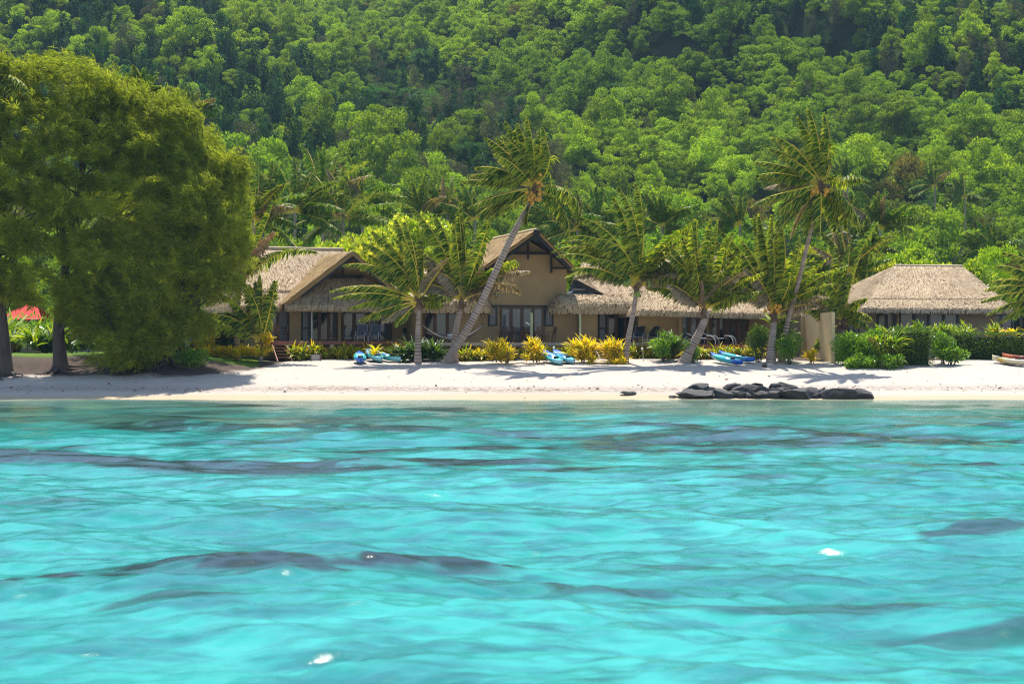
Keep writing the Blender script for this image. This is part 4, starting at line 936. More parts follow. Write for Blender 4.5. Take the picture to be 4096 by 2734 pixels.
casuarina('casuarina leaning right, its foliage reaching to the thatched roof', [(655, 1425), (672, 1360), (705, 1250), (745, 1100), (790, 900), (830, 700), (840, 600)], 120.0, .30,
          [(700, 580, 160, 120, 0), (800, 700, 170, 140, 0), (700, 830, 210, 150, -.5), (850, 900, 130, 150, -.3), (640, 1010, 220, 140, -.8), (820, 1070, 130, 130, -.5), (700, 1190, 200, 110, -.8), (860, 1210, 80, 100, -.3), (640, 1330, 110, 75, -.5), (905, 790, 65, 90, 0), (925, 1000, 40, 120, 0), (740, 1290, 110, 70, -.6), (820, 1300, 60, 60, -.3), (600, 1250, 120, 80, -.8), (690, 480, 120, 80, .3), (800, 560, 110, 80, .3), (880, 660, 70, 80, .2)], 1100, 3)
casuarina('low drooping casuarina whose foliage sweeps down to the beach', [(500, 1462), (505, 1400), (500, 1300), (490, 1150), (500, 1000)], 119.3, .26,
          [(480, 1020, 160, 110, -.5), (430, 1170, 160, 110, -.7), (560, 1180, 150, 110, -.7), (480, 1300, 170, 90, -.8), (580, 1330, 100, 90, -.8), (500, 1395, 140, 65, -1), (400, 1330, 70, 80, -.5), (560, 1430, 80, 45, -1), (630, 1390, 70, 60, -1), (400, 1420, 80, 45, -1), (330, 1270, 90, 70, -.5)], 950, 4)
casuarina('dark casuarina with a bare trunk standing behind the blue chair', [(785, 1395), (783, 1330), (780, 1200), (760, 950), (700, 700), (640, 520)], 126.6, .30,
          [(600, 560, 170, 130, 0), (560, 760, 200, 160, 0), (760, 800, 180, 170, 0), (640, 980, 200, 160, 0), (800, 1010, 150, 140, 0), (470, 600, 130, 110, 0), (740, 1170, 120, 80, 0), (560, 1100, 160, 100, 0), (700, 1290, 100, 70, 0)], 900, 5)

# ------------------------------------------------------------------ broadleaf shrubs, hedges, strap leaved clumps
def leaf_cloud(mb, blobs, n, size, seed, flat=.3, up=.35, shell=.55, asp=.42):
    """leaves spread through lumpy blobs (x, y, z, rx, ry, rz)"""
    g = np.random.default_rng(seed); B_ = np.asarray(blobs, float); vol = (B_[:, 3] * B_[:, 4] * B_[:, 5]) ** .67
    k = g.choice(len(B_), n, p=vol / vol.sum()); d = nrm(g.normal(0, 1, (n, 3))); rad = g.uniform(shell ** 3, 1, n) ** (1 / 3.)
    c = B_[k, :3] + d * rad[:, None] * B_[k, 3:]
    dv = nrm(d * .7 + g.normal(0, .55, (n, 3)) + np.array((0, 0, up))) * (size * g.uniform(.6, 1.3, (n, 1)))
    nh = nrm(d * (1 - flat) + g.normal(0, .5, (n, 3)) + np.array((0, 0, flat * 1.5)))
    rr = np.clip(g.random(n) * .7 + np.repeat(g.random(len(B_)), 1)[k] * .3, 0, 1)
    mb.leaves(c, dv, np.linalg.norm(dv, axis=1) * asp * .5, nh, 0, rr)
def lumps(cx, cy, cz, rx, ry, rz, n, seed, f=.42):
    g = np.random.default_rng(seed); d = nrm(g.normal(0, 1, (n, 3)))
    c = np.array((cx, cy, cz)) + d * g.uniform(.2, .78, (n, 1)) * np.array((rx, ry, rz)); s = g.uniform(.7, 1.25, (n, 1)) * f
    return np.concatenate([c, np.broadcast_to(np.array((rx, ry, rz)), (n, 3)) * s], 1)
def bush(label, px, pyb, w, h, d, n, size, m, group=None, seed=0, name='shrub', cat='shrub', depth=.8, nl=14, asp=.42):
    x = X(px, d); z0 = float(land(x, d)) if pyb is None else Zp(pyb, d); W = w * M(d) / 2; H = h * M(d) / 2
    e = empty(name, (x, d, z0), label, cat, group)
    mb = MB(); leaf_cloud(mb, lumps(x, d, z0 + H, W, W * depth, H, nl, seed + 50), n, size, seed, asp=asp); mb.build('foliage', MAT[m], e)
    mb = MB(); g = np.random.default_rng(seed)
    for i in range(7):
        a = np.array((x + g.normal(0, .1), d + g.normal(0, .1), z0 - .1)); mb.tube([a, a + (g.normal(0, W * .3), g.normal(0, W * .2), H * .9), a + (g.normal(0, W * .6), g.normal(0, W * .4), H * 1.5)], [.035, .025, .01], 5)
    mb.build('stem', MAT['bark'], e)
    return e
def strap(mb, org, n, L, w, el=(20, 80), droop=60, seed=0, az=None, mat=0, wind=0., rb=(0, 1)):
    """n strap leaves arching from org"""
    g = np.random.default_rng(seed); k = 7; s = np.linspace(0, 1, k)
    a = g.uniform(0, 2 * math.pi, n) if az is None else g.uniform(*az, n); e0 = np.radians(g.uniform(*el, n)); Ls = L * g.uniform(.6, 1.15, n)
    e1 = e0[:, None] - np.radians(droop) * g.uniform(.5, 1.4, (n, 1)) * s[None] ** 1.5
    st = (Ls / (k - 1))[:, None]
    hr = np.concatenate([np.zeros((n, 1)), np.cumsum(np.cos(e1[:, :-1]) * st, 1)], 1); zz = np.concatenate([np.zeros((n, 1)), np.cumsum(np.sin(e1[:, :-1]) * st, 1)], 1)
    o = np.asarray(org, float) + (g.normal(0, .06, (n, 3)) if np.ndim(org) == 1 else 0)
    p = np.stack([hr * np.cos(a)[:, None] - wind * s ** 2 * Ls[:, None], hr * np.sin(a)[:, None], zz], -1) + o[:, None]
    sd = np.stack([-np.sin(a), np.cos(a), g.normal(0, .35, n)], -1); sd = nrm(sd)[:, None] * (w * np.array([.35, .8, 1, 1, .85, .55, .06]))[None, :, None] * g.uniform(.7, 1.2, (n, 1, 1))
    v = np.stack([p - sd, p + sd], 2).reshape(n * k * 2, 3)
    i = np.arange(n)[:, None] * (2 * k); f = np.concatenate([i + np.array([[2 * j, 2 * j + 1, 2 * j + 3, 2 * j + 2]]) for j in range(k - 1)])
    mb.add(v, f, mat, np.repeat(g.uniform(rb[0], rb[1], n), 2 * k), np.tile(np.repeat(s, 2), n))
def strap_plant(label, px, pyb, d, L, n, m, w=.045, el=(15, 80), droop=60, group=None, seed=0, heads=1, spread=.3, hz_=0., wind=.12, name='strap_leaved_plant', rb=(0, 1)):
    x = X(px, d); z = float(land(x, d)) if pyb is None else Zp(pyb, d); e = empty(name, (x, d, z), label, 'plant', group)
    g = np.random.default_rng(seed + 99); mb = MB()
    for i in range(heads):
        o = np.array((x + g.normal(0, spread), d + g.normal(0, spread * .6), z + (g.uniform(.0, 1) * hz_))) if heads > 1 else np.array((x, d, z))
        strap(mb, o, n, L * g.uniform(.8, 1.15), w, el, droop, seed * 31 + i, wind=wind, rb=rb)
    mb.build('leaf', MAT[m], e)
    if hz_:
        mb = MB()
        for i in range(5): mb.tube([(x + g.normal(0, spread * .4), d, z - .1), (x + g.normal(0, spread), d, z + hz_)], .03, 5)
        mb.build('stem', MAT['husk'], e)
    return e
# golden bushes along the beach front
def gold(label, px, pyb, d, hpx, wpx, seed, n=26, heads=14):
    H = hpx * M(d); return strap_plant(label, px, pyb, d, H * .46, n, 'strap_gold', .045, (5, 85), 45, 'golden leaved bushes', seed, heads, wpx * M(d) * .2, H * .62, .08, 'golden_bush')
gold('golden bush just left of the grey middle steps', 1990, 1442, 123.8, 105, 120, 1)
gold('golden bush spilling down beside the left stringer of the middle steps', 2028, 1448, 123.2, 70, 70, 2, 22, 8)
gold('golden bush right of the grey middle steps', 2142, 1442, 123.6, 100, 85, 3)
gold('large golden bush behind the pair of turquoise kayaks', 2330, 1452, 123.8, 118, 120, 4, 26, 18)
gold('small golden tuft right of the turquoise kayaks', 2362, 1460, 122.9, 50, 50, 5, 20, 6)
gold('golden bush between the shaded steps and the nut bearing palm', 2450, 1460, 123.6, 125, 100, 6, 26, 16)
gold('golden tuft at the foot of the bush by the nut bearing palm', 2478, 1466, 122.8, 60, 60, 7, 20, 6)
gold('small golden bush alone before the sunlit garden wall', 3245, 1445, 124.0, 60, 55, 8, 24, 7)
for i, px in enumerate(np.linspace(815, 1060, 9)):
    strap_plant('golden strap leaved plant in the low row left of the deck steps', px, 1418, 124.0 + .2 * (i % 2), .62, 46, 'strap_gold', .045, (15, 85), 60, 'golden row by the deck steps', 20 + i, 3, .3, 0, .05, 'golden_plant')
gold('tall golden bush right of the blue chair', 812, 1405, 125.0, 95, 70, 9, 26, 14)
gold('golden bush climbing beside the young palm and the deck steps', 1062, 1412, 124.3, 95, 45, 10, 22, 12)
# yellow green clumps under the decks
def row(label, px0, px1, h, n, seed, pyb=None, L=.95, m='strap_mix', group=''):
    g = np.random.default_rng(seed)
    for i, px in enumerate(np.linspace(px0, px1, n)):
        if min(abs(px - q) for q in (1151, 1327, 2855, 2985)) < 14: px += 20
        vv = 3.2 + g.uniform(.25, .85); q = h.p(h.U(px, vv), vv, 0)
        strap_plant(label, px + g.normal(0, 6), pyb, float(q[1]), L * g.uniform(.85, 1.15), 44, m, .05, (35, 88), 115, group, seed * 7 + i, 2, .22, 0, .03, 'crinum_plant', rb=(0, g.uniform(.85, 1)))
row('yellow green lily clump in the row under the left bungalow deck', 1165, 1615, A, 19, 11, L=1.2, group='lily clumps under the left deck')
row('yellow green lily clump in the row under the grey deck of the gabled house', 1850, 2330, B, 21, 12, L=1.2, group='lily clumps under the grey deck')
row('yellowing lily clump between the nut bearing palm and the bent palm', 2500, 2660, B, 8, 13, L=1.2, group='lily clumps between two palms')
row('yellow green lily clump in the row under the deck with the sun loungers', 2765, 3010, Cc, 11, 14, L=1.1, group='lily clumps under the lounger deck')
strap_plant('tall yellow lily sprouting behind the three kayaks', 1497, 1425, 124.8, 1.0, 26, 'strap_gold', .06, (30, 85), 90, None, 61, 1, .1, 0, .05, 'lily_plant')
strap_plant('dark green fern like clump at the foot of the upright short palm', 1640, 1435, 124.6, 1.55, 90, 'strap_green', .06, (15, 80), 70, 'dark green strap clumps', 62, 4, .35, 0, .05, 'fern_clump')
strap_plant('dark green fern clump between the upright palm and the leaning palm', 1722, 1432, 125.2, 1.4, 70, 'strap_green', .06, (15, 80), 70, 'dark green strap clumps', 63, 3, .35, 0, .05, 'fern_clump')
strap_plant('tall dark green bird nest fern before the privacy wall', 2690, 1415, 125.2, 1.75, 60, 'strap_green', .09, (35, 85), 55, 'dark green strap clumps', 64, 3, .25, 0, .1, 'fern_clump')
bush('leafy green shrub left of the bent palm base', 2655, 1455, 130, 125, 124.4, 1500, .17, 'bush_leaf', 'green shrubs at palm feet', 71)
bush('green shrub with drooping leaves right of the bent palm base', 2772, 1455, 75, 95, 123.6, 800, .17, 'bush_leaf', 'green shrubs at palm feet', 72)
bush('rounded dark shrub left of the stout ringed palm', 3035, 1450, 125, 175, 124.6, 2200, .16, 'hedge_leaf', 'green shrubs at palm feet', 73)
bush('glossy shrub with yellow leaves right of the stout ringed palm', 3155, 1460, 120, 130, 123.8, 1700, .16, 'bush_leaf', 'green shrubs at palm feet', 74)
strap_plant('tall lime green ti plant between the two palm trunks', 3130, 1400, 125.6, .95, 26, 'strap_lime', .07, (25, 85), 50, None, 75, 12, .38, 1.7, .05, 'ti_plant')
bush('round beach shrub with pale flowers on the sand by the leaning casuarina', 762, 1478, 160, 95, 119.6, 1900, .16, 'bush_leaf', None, 76)
bush('grass green mound beside the leaning casuarina trunk', 690, 1405, 45, 35, 122.6, 500, .12, 'lime_leaf', None, 77)
strap_plant('green garden palm like clump behind the golden row', 900, 1395, 127.0, 1.7, 60, 'strap_green', .07, (30, 85), 60, None, 78, 7, .6, .8, .05, 'garden_plant')
strap_plant('bright lime clump above the golden row', 870, 1375, 128.5, 1.2, 40, 'strap_lime', .07, (20, 80), 70, None, 79, 6, .5, 1.0, .05, 'garden_plant')
# hedges on the right
def hedge(label, px0, px1, pyt, pyb, d0, d1, n, size, m, seed, group='hedges and shrubs before the hip roofed house', asp=.4):
    x0, x1 = X(px0, d0), X(px1, d0); zt, zb = Zp(pyt, d0), min(float(gz((x0 + x1) / 2, d0)), Zp(pyb, d0))
    e = empty('hedge', ((x0 + x1) / 2, (d0 + d1) / 2, zb), label, 'hedge', group); g = np.random.default_rng(seed)
    c = np.stack([g.uniform(x0, x1, n), g.uniform(d0, d1, n), g.uniform(zb, zt, n)], 1); f = g.random(n)
    c[:, 1] = np.where(f < .45, d0 + np.abs(g.normal(0, .1, n)), c[:, 1]); c[:, 2] = np.where(f > .7, zt - np.abs(g.normal(0, .07, n)), c[:, 2])
    sidef = (f > .45) & (f < .58); c[:, 0] = np.where(sidef, np.where(g.random(n) < .5, x0, x1) + g.normal(0, .05, n), c[:, 0])
    bumpy = (fbm(c[:, 0] * 1.3, c[:, 2] * 1.6 + c[:, 1], 3, seed) - .5) * .35; c[:, 1] += np.where(f < .45, bumpy, 0); c[:, 2] += np.where(f > .7, bumpy * .4, 0)
    o = np.where((f < .45)[:, None], np.array((0, -1., .2)), np.array((0, 0, 1.)))
    dv = nrm(o + g.normal(0, .6, (n, 3))) * (size * g.uniform(.6, 1.3, (n, 1)))
    mb = MB(); mb.leaves(c, dv, size * asp * .5, nrm(o + g.normal(0, .5, (n, 3))), 0, np.clip(g.random(n) * .8 + bumpy * .6 + .1, 0, 1)); mb.build('foliage', MAT[m], e)
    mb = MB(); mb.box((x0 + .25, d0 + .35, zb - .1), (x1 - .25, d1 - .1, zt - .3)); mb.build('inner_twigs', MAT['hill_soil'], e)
hedge('clipped square hedge block in the middle, right of the palm seedling', 3585, 3735, 1312, 1462, 122.4, 124.6, 5200, .10, 'hedge_leaf', 81)
hedge('long low clipped hedge running to the right edge of the view', 3800, 4300, 1330, 1436, 126.2, 128, 9000, .10, 'hedge_leaf', 82)
hedge('dark trimmed hedge behind the leafy shrubs at the garden wall end', 3345, 3600, 1335, 1440, 125.0, 126.6, 5000, .11, 'hedge_leaf', 83)
for i, (px, pb, w, h, d_, lab) in enumerate([(3400, 1462, 130, 140, 122.6, 'broad glossy shrub at the end of the garden wall'), (3465, 1474, 150, 140, 122.0, 'glossy shrub just left of the palm seedling'), (3560, 1485, 110, 75, 121.0, 'low spreading shrub on the sand under the lime plant'),
                                             (3490, 1425, 150, 130, 123.4, 'rounded shrub rising behind the palm seedling'), (3772, 1448, 120, 130, 123.0, 'bright shrub between the square hedge and the long hedge'), (3812, 1453, 120, 85, 122.6, 'low bright shrub spilling onto sand right of the square hedge'), (3430, 1490, 130, 80, 121.2, 'low shrub creeping onto the sand below the glossy shrubs'),
                                             (3555, 1455, 110, 130, 122.6, 'leafy shrub right behind the palm seedling'), (3490, 1485, 110, 70, 121.3, 'low shrub on the sand at the palm seedling foot')]):
    bush(lab, px, pb, w, h, d_, int(2000 * w * h / 15000) + 500, .17, 'bush_leaf', 'hedges and shrubs before the hip roofed house', 90 + i)
strap_plant('arching lime green ti plant left of the square hedge', 3570, 1455, 122.0, 1.15, 24, 'strap_lime', .075, (20, 85), 85, 'lime ti plants by the hedges', 101, 9, .35, 1.3, -.15, 'ti_plant')
strap_plant('lime ti plant poking above the hedge under the left windows', 3535, 1355, 125.8, .72, 26, 'strap_lime', .06, (30, 88), 45, 'lime ti plants by the hedges', 102, 6, .5, .4, .1, 'ti_plant')
strap_plant('lime ti plant above the square hedge before the wide window', 3690, 1352, 127.4, .75, 26, 'strap_lime', .06, (30, 88), 45, 'lime ti plants by the hedges', 103, 9, .8, .35, .1, 'ti_plant')
strap_plant('lime ti plant above the long hedge before the plain wall', 3870, 1358, 128.6, .85, 30, 'strap_lime', .06, (30, 88), 45, 'lime ti plants by the hedges', 104, 9, .8, .4, .1, 'ti_plant')
strap_plant('golden strap plants on top of the long hedge at the right', 3985, 1345, 128.8, .6, 30, 'strap_gold', .05, (10, 70), 60, None, 105, 9, .9, .2, .1, 'golden_plant')
# garden behind the casuarina trunks
for i, (px, d_, L, m, lab) in enumerate([(75, 131, 2.2, 'strap_lime', 'sunlit banana like clump below the red roof'), (40, 128, 1.4, 'strap_lime', 'lime clump beside the leftmost casuarina trunk'), (290, 132, 1.9, 'strap_lime', 'lime clump right of the double casuarina trunk'), (450, 131, 1.7, 'strap_lime', 'lime clump glimpsed behind the drooping casuarina'),
                                         (560, 133, 1.8, 'strap_lime', 'lime clump left of the leaning casuarina trunk'), (180, 129, 1.5, 'strap_green', 'dark clump between the two left casuarina trunks'), (640, 130, 1.8, 'strap_lime', 'lime clump behind the leaning casuarina trunk')]):
    strap_plant(lab, px, None, d_, L, 34, m, .11, (25, 85), 60, 'garden clumps behind the casuarinas', 120 + i, 6, .8, L * .5, .05, 'garden_clump')
for i, (px, d_, w, h, lab) in enumerate([(200, 136, 330, 150, 'dense garden shrub left, behind the casuarina trunks'), (480, 137, 330, 190, 'dense garden shrub in the middle behind the casuarinas'), (720, 134, 220, 190, 'dense garden shrub behind the bare casuarina trunk'), (10, 141, 200, 160, 'garden shrub by the red roofed shed'), (890, 137, 240, 250, 'dense shrub between casuarinas and left bungalow')]):
    bush(lab, px, None, w, h, d_, 2600, .26, 'bush_leaf', 'garden shrubs behind the casuarinas', 140 + i, nl=18)
# ------------------------------------------------------------------ kayaks
def kayakmat(name, stops):
    m, nt, b, o = mat(name)
    tc = nt.nodes.new('ShaderNodeTexCoord'); n = noise(nt, 1.1, 3, vec=tc.outputs['Object'], stretch=(1, .6, 1))
    sx = nt.nodes.new('ShaderNodeSeparateXYZ'); nt.links.new(tc.outputs['Object'], sx.inputs[0])
    f = math_(nt, 'ADD', math_(nt, 'MULTIPLY', sx.outputs[1], .26), math_(nt, 'ADD', math_(nt, 'MULTIPLY', n, .9), .05))
    nt.links.new(ramp(nt, f, stops), b.inputs['Base Color']); b.inputs['Roughness'].default_value = .32; return m
KB, KT, KL = (.012, .11, .50), (.02, .40, .42), (.22, .52, .62)
MAT['kayak'] = kayakmat('marbled_blue_plastic', [(.25, KL), (.42, KT), (.55, KB), (.66, KL), (.8, KB)])
MAT['kayak_teal'] = kayakmat('marbled_teal_plastic', [(.25, KB), (.4, (.015, .30, .36)), (.6, (.02, .38, .34)), (.75, KL), (.85, KB)])
MAT['kayak_yellow'] = kayakmat('marbled_yellow_plastic', [(.3, (.62, .56, .42)), (.5, (.60, .52, .30)), (.65, (.62, .40, .06)), (.8, (.6, .5, .3))])
MAT['kayak_red'] = kayakmat('red_plastic', [(.3, (.35, .06, .02)), (.7, (.42, .10, .03))])
MAT['kayak_seat'] = simple('kayak_seat', (.03, .035, .04), .6, .3, 6)
def kayak(label, px, py, d, yaw, pitch, m, L=2.9, roll=0., flip=False):
    x = X(px, d); z = float(gz(x, d)); e = empty('kayak', (x, d, z + .02), label, 'kayak', 'plastic kayaks on the sand')
    s = np.linspace(-1, 1, 29); hw = .37 * (1 - np.abs(s) ** 2.6) ** .75 + .012
    rock = .16 * np.abs(s) ** 2.6; top = .31 + .10 * np.abs(s) ** 2
    well = np.exp(-((s + .12) / .30) ** 4) * .17 + np.exp(-((s + .72) / .13) ** 4) * .07
    rings = []
    for i in range(29):
        w = hw[i]; k0, t0 = rock[i], top[i]; q = min(1, w / .2)
        rings.append([(0, k0), (w * .55, k0 + .03), (w * .95, k0 + (t0 - k0) * .45), (w, t0 - .05), (w * .9, t0), (w * .68, t0 - .01), (w * .5, t0 - well[i] * q), (0, t0 + .02 - well[i] * q * 1.1),
                      (-w * .5, t0 - well[i] * q), (-w * .68, t0 - .01), (-w * .9, t0), (-w, t0 - .05), (-w * .95, k0 + (t0 - k0) * .45), (-w * .55, k0 + .03)])
    g = np.array(rings); v = np.zeros((29, 15, 3)); v[:, :14, 0] = g[:, :, 0]; v[:, :14, 2] = g[:, :, 1]; v[:, 14] = v[:, 0]; v[:, :, 1] = (s * L / 2)[:, None]; v[:, 14, 0] = v[:, 0, 0]; v[:, 14, 2] = v[:, 0, 2]
    org = np.array(e.location)
    mb = MB(); mb.grid(v + org); h = mb.build('hull', MAT[m], e, True)
    mb = MB()
    mb.hexa([org + np.array(q) for q in [(-.17, -.45, .17), (.17, -.45, .17), (.17, -.10, .16), (-.17, -.10, .16), (-.17, -.45, .20), (.17, -.45, .20), (.17, -.10, .19), (-.17, -.10, .19)]])
    mb.hexa([org + np.array(q) for q in [(-.17, -.52, .18), (.17, -.52, .18), (.17, -.46, .18), (-.17, -.46, .18), (-.15, -.60, .44), (.15, -.60, .44), (.15, -.56, .45), (-.15, -.56, .45)]])
    mb.build('seat', MAT['kayak_seat'], e)
    for sg in (-1, 1):
        mb = MB(); y = sg * L / 2 * .93; mb.tube([org + np.array(q) for q in ((-.04, y, .40), (-.04, y, .46), (.04, y, .46), (.04, y, .40))], .014, 5); mb.build('handle', MAT['kayak_seat'], e)
    e.rotation_euler = (R(pitch), R(roll), R(yaw)); e.location.z += abs(math.sin(R(pitch))) * L * .18
    return e
kayak('teal and blue kayak pointing its bow at the water, left of a trio', 1440, 1440, 123.6, 6, 9, 'kayak_teal')
kayak('light blue kayak in the middle of the trio on the sand', 1497, 1420, 124.6, 22, 11, 'kayak', 2.7)
kayak('turquoise kayak at the right of the trio, under the yellow lily', 1545, 1420, 124.8, 40, 9, 'kayak', 2.9)
kayak('pale turquoise kayak, left of the pair beside the steps', 2208, 1446, 123.4, 22, 13, 'kayak', 2.9)
kayak('pale turquoise kayak, right of the pair beside the steps', 2254, 1445, 123.6, 25, 13, 'kayak', 2.8)
kayak('blue and green kayak nearest the water in front of the lounger deck', 2905, 1452, 123.2, 34, 9, 'kayak_teal', 3.0)
kayak('blue kayak lying behind the blue and green one', 2945, 1440, 124.4, 42, 8, 'kayak_teal', 2.9)
kayak('pale yellow kayak at the right edge before the long hedge', 4050, 1456, 122.6, 38, 5, 'kayak_yellow', 3.1)
kayak('rusty red kayak behind the pale yellow one at the right edge', 4085, 1446, 124.0, 38, 3, 'kayak_red', 2.9)

# ------------------------------------------------------------------ furniture on the decks
def wooden_chair(label, h, px, v, zf, rz, group):
    u = h.U(px, v); p = h.p(u, v, zf); e = empty('wooden_chair', tuple(p), label, 'chair', group); o = np.array(e.location)
    def bx(mb, a, b): mb.box(o + np.array(a), o + np.array(b))
    mb = MB()
    for i in range(6): bx(mb, (-.24, -.24 + i * .08, .42), (.24, -.175 + i * .08, .445))
    mb.build('seat', MAT['teak'], e)
    mb = MB()
    for i in range(7): y = .25 + i * .018; bx(mb, (-.22, y, .50 + i * .075), (.22, y + .02, .555 + i * .075))
    mb.build('backrest', MAT['teak'], e)
    for sx in (-1, 1):
        mb = MB(); bx(mb, (sx * .25 - .022, -.25, 0), (sx * .25 + .022, -.20, .64)); mb.build('leg', MAT['teak'], e)
        mb = MB(); mb.bar(o + np.array((sx * .25, .20, 0)), o + np.array((sx * .25, .39, 1.03)), .045, .05); mb.build('leg', MAT['teak'], e)
        mb = MB(); bx(mb, (sx * .25 - .035, -.28, .642), (sx * .25 + .035, .27, .667)); mb.build('armrest', MAT['teak'], e)
    e.rotation_euler = (0, 0, R(rz)); return e
def table(label, h, px, v, zf, L, W, rz):
    u = h.U(px, v); p = h.p(u, v, zf); e = empty('garden_table', tuple(p), label, 'table', 'teak garden tables'); o = np.array(e.location); mb = MB()
    n = int(W / .09)
    for i in range(n): mb.box(o + np.array((-L / 2, -W / 2 + i * W / n, .70)), o + np.array((L / 2, -W / 2 + (i + .88) * W / n, .735)))
    mb.build('tabletop', MAT['teak'], e)
    for sx in (-1, 1):
        for sy in (-1, 1):
            mb = MB(); mb.box(o + np.array((sx * L * .42 - .035, sy * W * .4 - .035, 0)), o + np.array((sx * L * .42 + .035, sy * W * .4 + .035, .698))); mb.build('leg', MAT['teak'], e)
    e.rotation_euler = (0, 0, R(rz)); return e
gA, gB, gC = 'teak chairs on the left deck', 'teak chairs on the middle deck', 'teak chairs on the right deck'
table('teak table at the left end of the red brown deck', A, 1075, 1.7, 3.2, 1.2, .8, 15)
wooden_chair('teak armchair by the deck steps, its back to the beach', A, 1100, 2.4, 3.2, 195, gA)
wooden_chair('teak armchair turned sideways, against the left bungalow window', A, 1124, 1.4, 3.2, 290, gA)
table('teak table on the grey deck before the brown glass doors', B, 2120, 1.7, 3.12, 1.6, .9, 15)
wooden_chair('teak armchair with its back to the beach, right of the shower post', B, 2160, 2.4, 3.12, 190, gB)
wooden_chair('teak armchair at the right end of the middle table', B, 2200, 1.6, 3.12, 290, gB)
wooden_chair('teak armchair at the left end of the middle table', B, 2075, 1.6, 3.12, 110, gB)
wooden_chair('teak armchair between the middle table and the glass doors', B, 2118, .75, 3.12, 15, gB)
wooden_chair('teak armchair standing alone before the left glass door panel', B, 2022, 1.0, 3.12, 15, gB)
table('teak table on the right deck beside the dark shrub', Cc, 3035, 1.5, 3.0, 1.4, .9, 15)
wooden_chair('teak armchair left of the right deck table, turned sideways', Cc, 2968, 1.5, 3.0, 110, gC)
wooden_chair('teak armchair with its back to the beach at the right deck table', Cc, 3002, 2.2, 3.0, 195, gC)
wooden_chair('teak armchair behind the right deck table, half hidden by the shrub', Cc, 3045, .7, 3.0, 15, gC)
def recliner(label, h, px, v, zf, rz, m, group='metal framed armchairs on the decks'):
    u = h.U(px, v); p = h.p(u, v, zf); e = empty('metal_armchair', tuple(p), label, 'chair', group); o = np.array(e.location)
    f = lambda *q: [o + np.array(a) for a in q]
    mb = MB(); mb.hexa(f((-.29, -.38, .38), (.29, -.38, .38), (.29, .16, .34), (-.29, .16, .34), (-.29, -.38, .40), (.29, -.38, .40), (.29, .16, .36), (-.29, .16, .36))); mb.build('seat', MAT[m], e)
    mb = MB(); mb.hexa(f((-.29, .16, .36), (.29, .16, .36), (.29, .18, .36), (-.29, .18, .36), (-.29, .46, 1.04), (.29, .46, 1.04), (.29, .48, 1.04), (-.29, .48, 1.04))); mb.build('backrest', MAT[m], e)
    for sx in (-.31, .31):
        mb = MB(); mb.tube(f((sx, -.42, 0), (sx, -.40, .36), (sx, .16, .34), (sx, .48, 1.08)), .02, 6); mb.build('side_frame', MAT['steel'], e)
        mb = MB(); mb.tube(f((sx, -.28, .36), (sx, -.26, .58), (sx, -.2, .61), (sx, .28, .60), (sx, .30, .57), (sx, .32, 0)), .022, 6); mb.build('armrest', MAT['steel'], e)
    mb = MB(); mb.tube(f((-.31, -.40, .36), (.31, -.40, .36)), .018, 6); mb.tube(f((-.31, .48, 1.06), (.31, .48, 1.06)), .018, 6); mb.build('crossbar', MAT['steel'], e)
    e.rotation_euler = (0, 0, R(rz)); return e
recliner('grey metal armchair, left of the pair on the red brown deck', A, 1445, 2.72, 3.2, -10, 'mesh_fabric')
recliner('grey metal armchair, right of the pair on the red brown deck', A, 1500, 2.72, 3.2, -10, 'mesh_fabric')
recliner('dark metal armchair just right of the nut bearing palm trunk', B, 2556, 2.7, 3.12, -14, 'black_mesh')
recliner('dark metal armchair right of its twin, before the tan privacy wall', B, 2614, 2.7, 3.12, -14, 'black_mesh')
def lounger(label, h, px, v, zf, rz):
    u = h.U(px, v); p = h.p(u, v, zf); e = empty('sun_lounger', tuple(p), label, 'sun lounger', 'white framed sun loungers'); o = np.array(e.location)
    k = np.linspace(0, 1, 14); yy = -.95 + 1.9 * k
    for sx in (-.33, .33):
        mb = MB(); a = np.linspace(0, math.pi * .62, 10); mb.tube(np.stack([0 * a + sx, .95 - .52 * (1 - np.cos(a)) * .8, .55 * np.sin(a) ** .8 + .02], 1) + o, .024, 6)
        mb.tube([o + np.array(q) for q in ((sx, .35, .40), (sx, -.9, .33), (sx, -.95, 0))], .024, 6); mb.tube([o + np.array(q) for q in ((sx, -.1, .33), (sx, -1.0, .72))], .022, 6); mb.build('side_frame', MAT['white_metal'], e)
    mb = MB(); a = np.linspace(.15, math.pi * .6, 8); pr = np.stack([.95 - .52 * (1 - np.cos(a)) * .8, .55 * np.sin(a) ** .8 + .03], 1)
    g = np.stack([np.stack([0 * a + sx, pr[:, 0], pr[:, 1]], 1) for sx in (-.31, .31)], 0) + o; mb.grid(g); mb.grid(g[::-1] - np.array((0, 0, .012))); mb.build('leg_sling', MAT['black_mesh'], e)
    mb = MB(); mb.hexa([o + np.array(q) for q in ((-.31, -.98, .71), (.31, -.98, .71), (.31, -.1, .34), (-.31, -.1, .34), (-.31, -.98, .725), (.31, -.98, .725), (.31, -.1, .355), (-.31, -.1, .355))])
    mb.hexa([o + np.array(q) for q in ((-.31, -.098, .33), (.31, -.098, .33), (.31, .38, .42), (-.31, .38, .42), (-.31, -.098, .345), (.31, -.098, .345), (.31, .38, .435), (-.31, .38, .435))]); mb.build('backrest', MAT['black_mesh'], e)
    e.rotation_euler = (0, 0, R(rz)); return e
lounger('white framed sun lounger half hidden behind the bent palm trunk', Cc, 2812, 2.2, 3.0, 245)
lounger('white framed sun lounger with curved frame, right end of the red brown deck', Cc, 2880, 2.3, 3.0, 248)
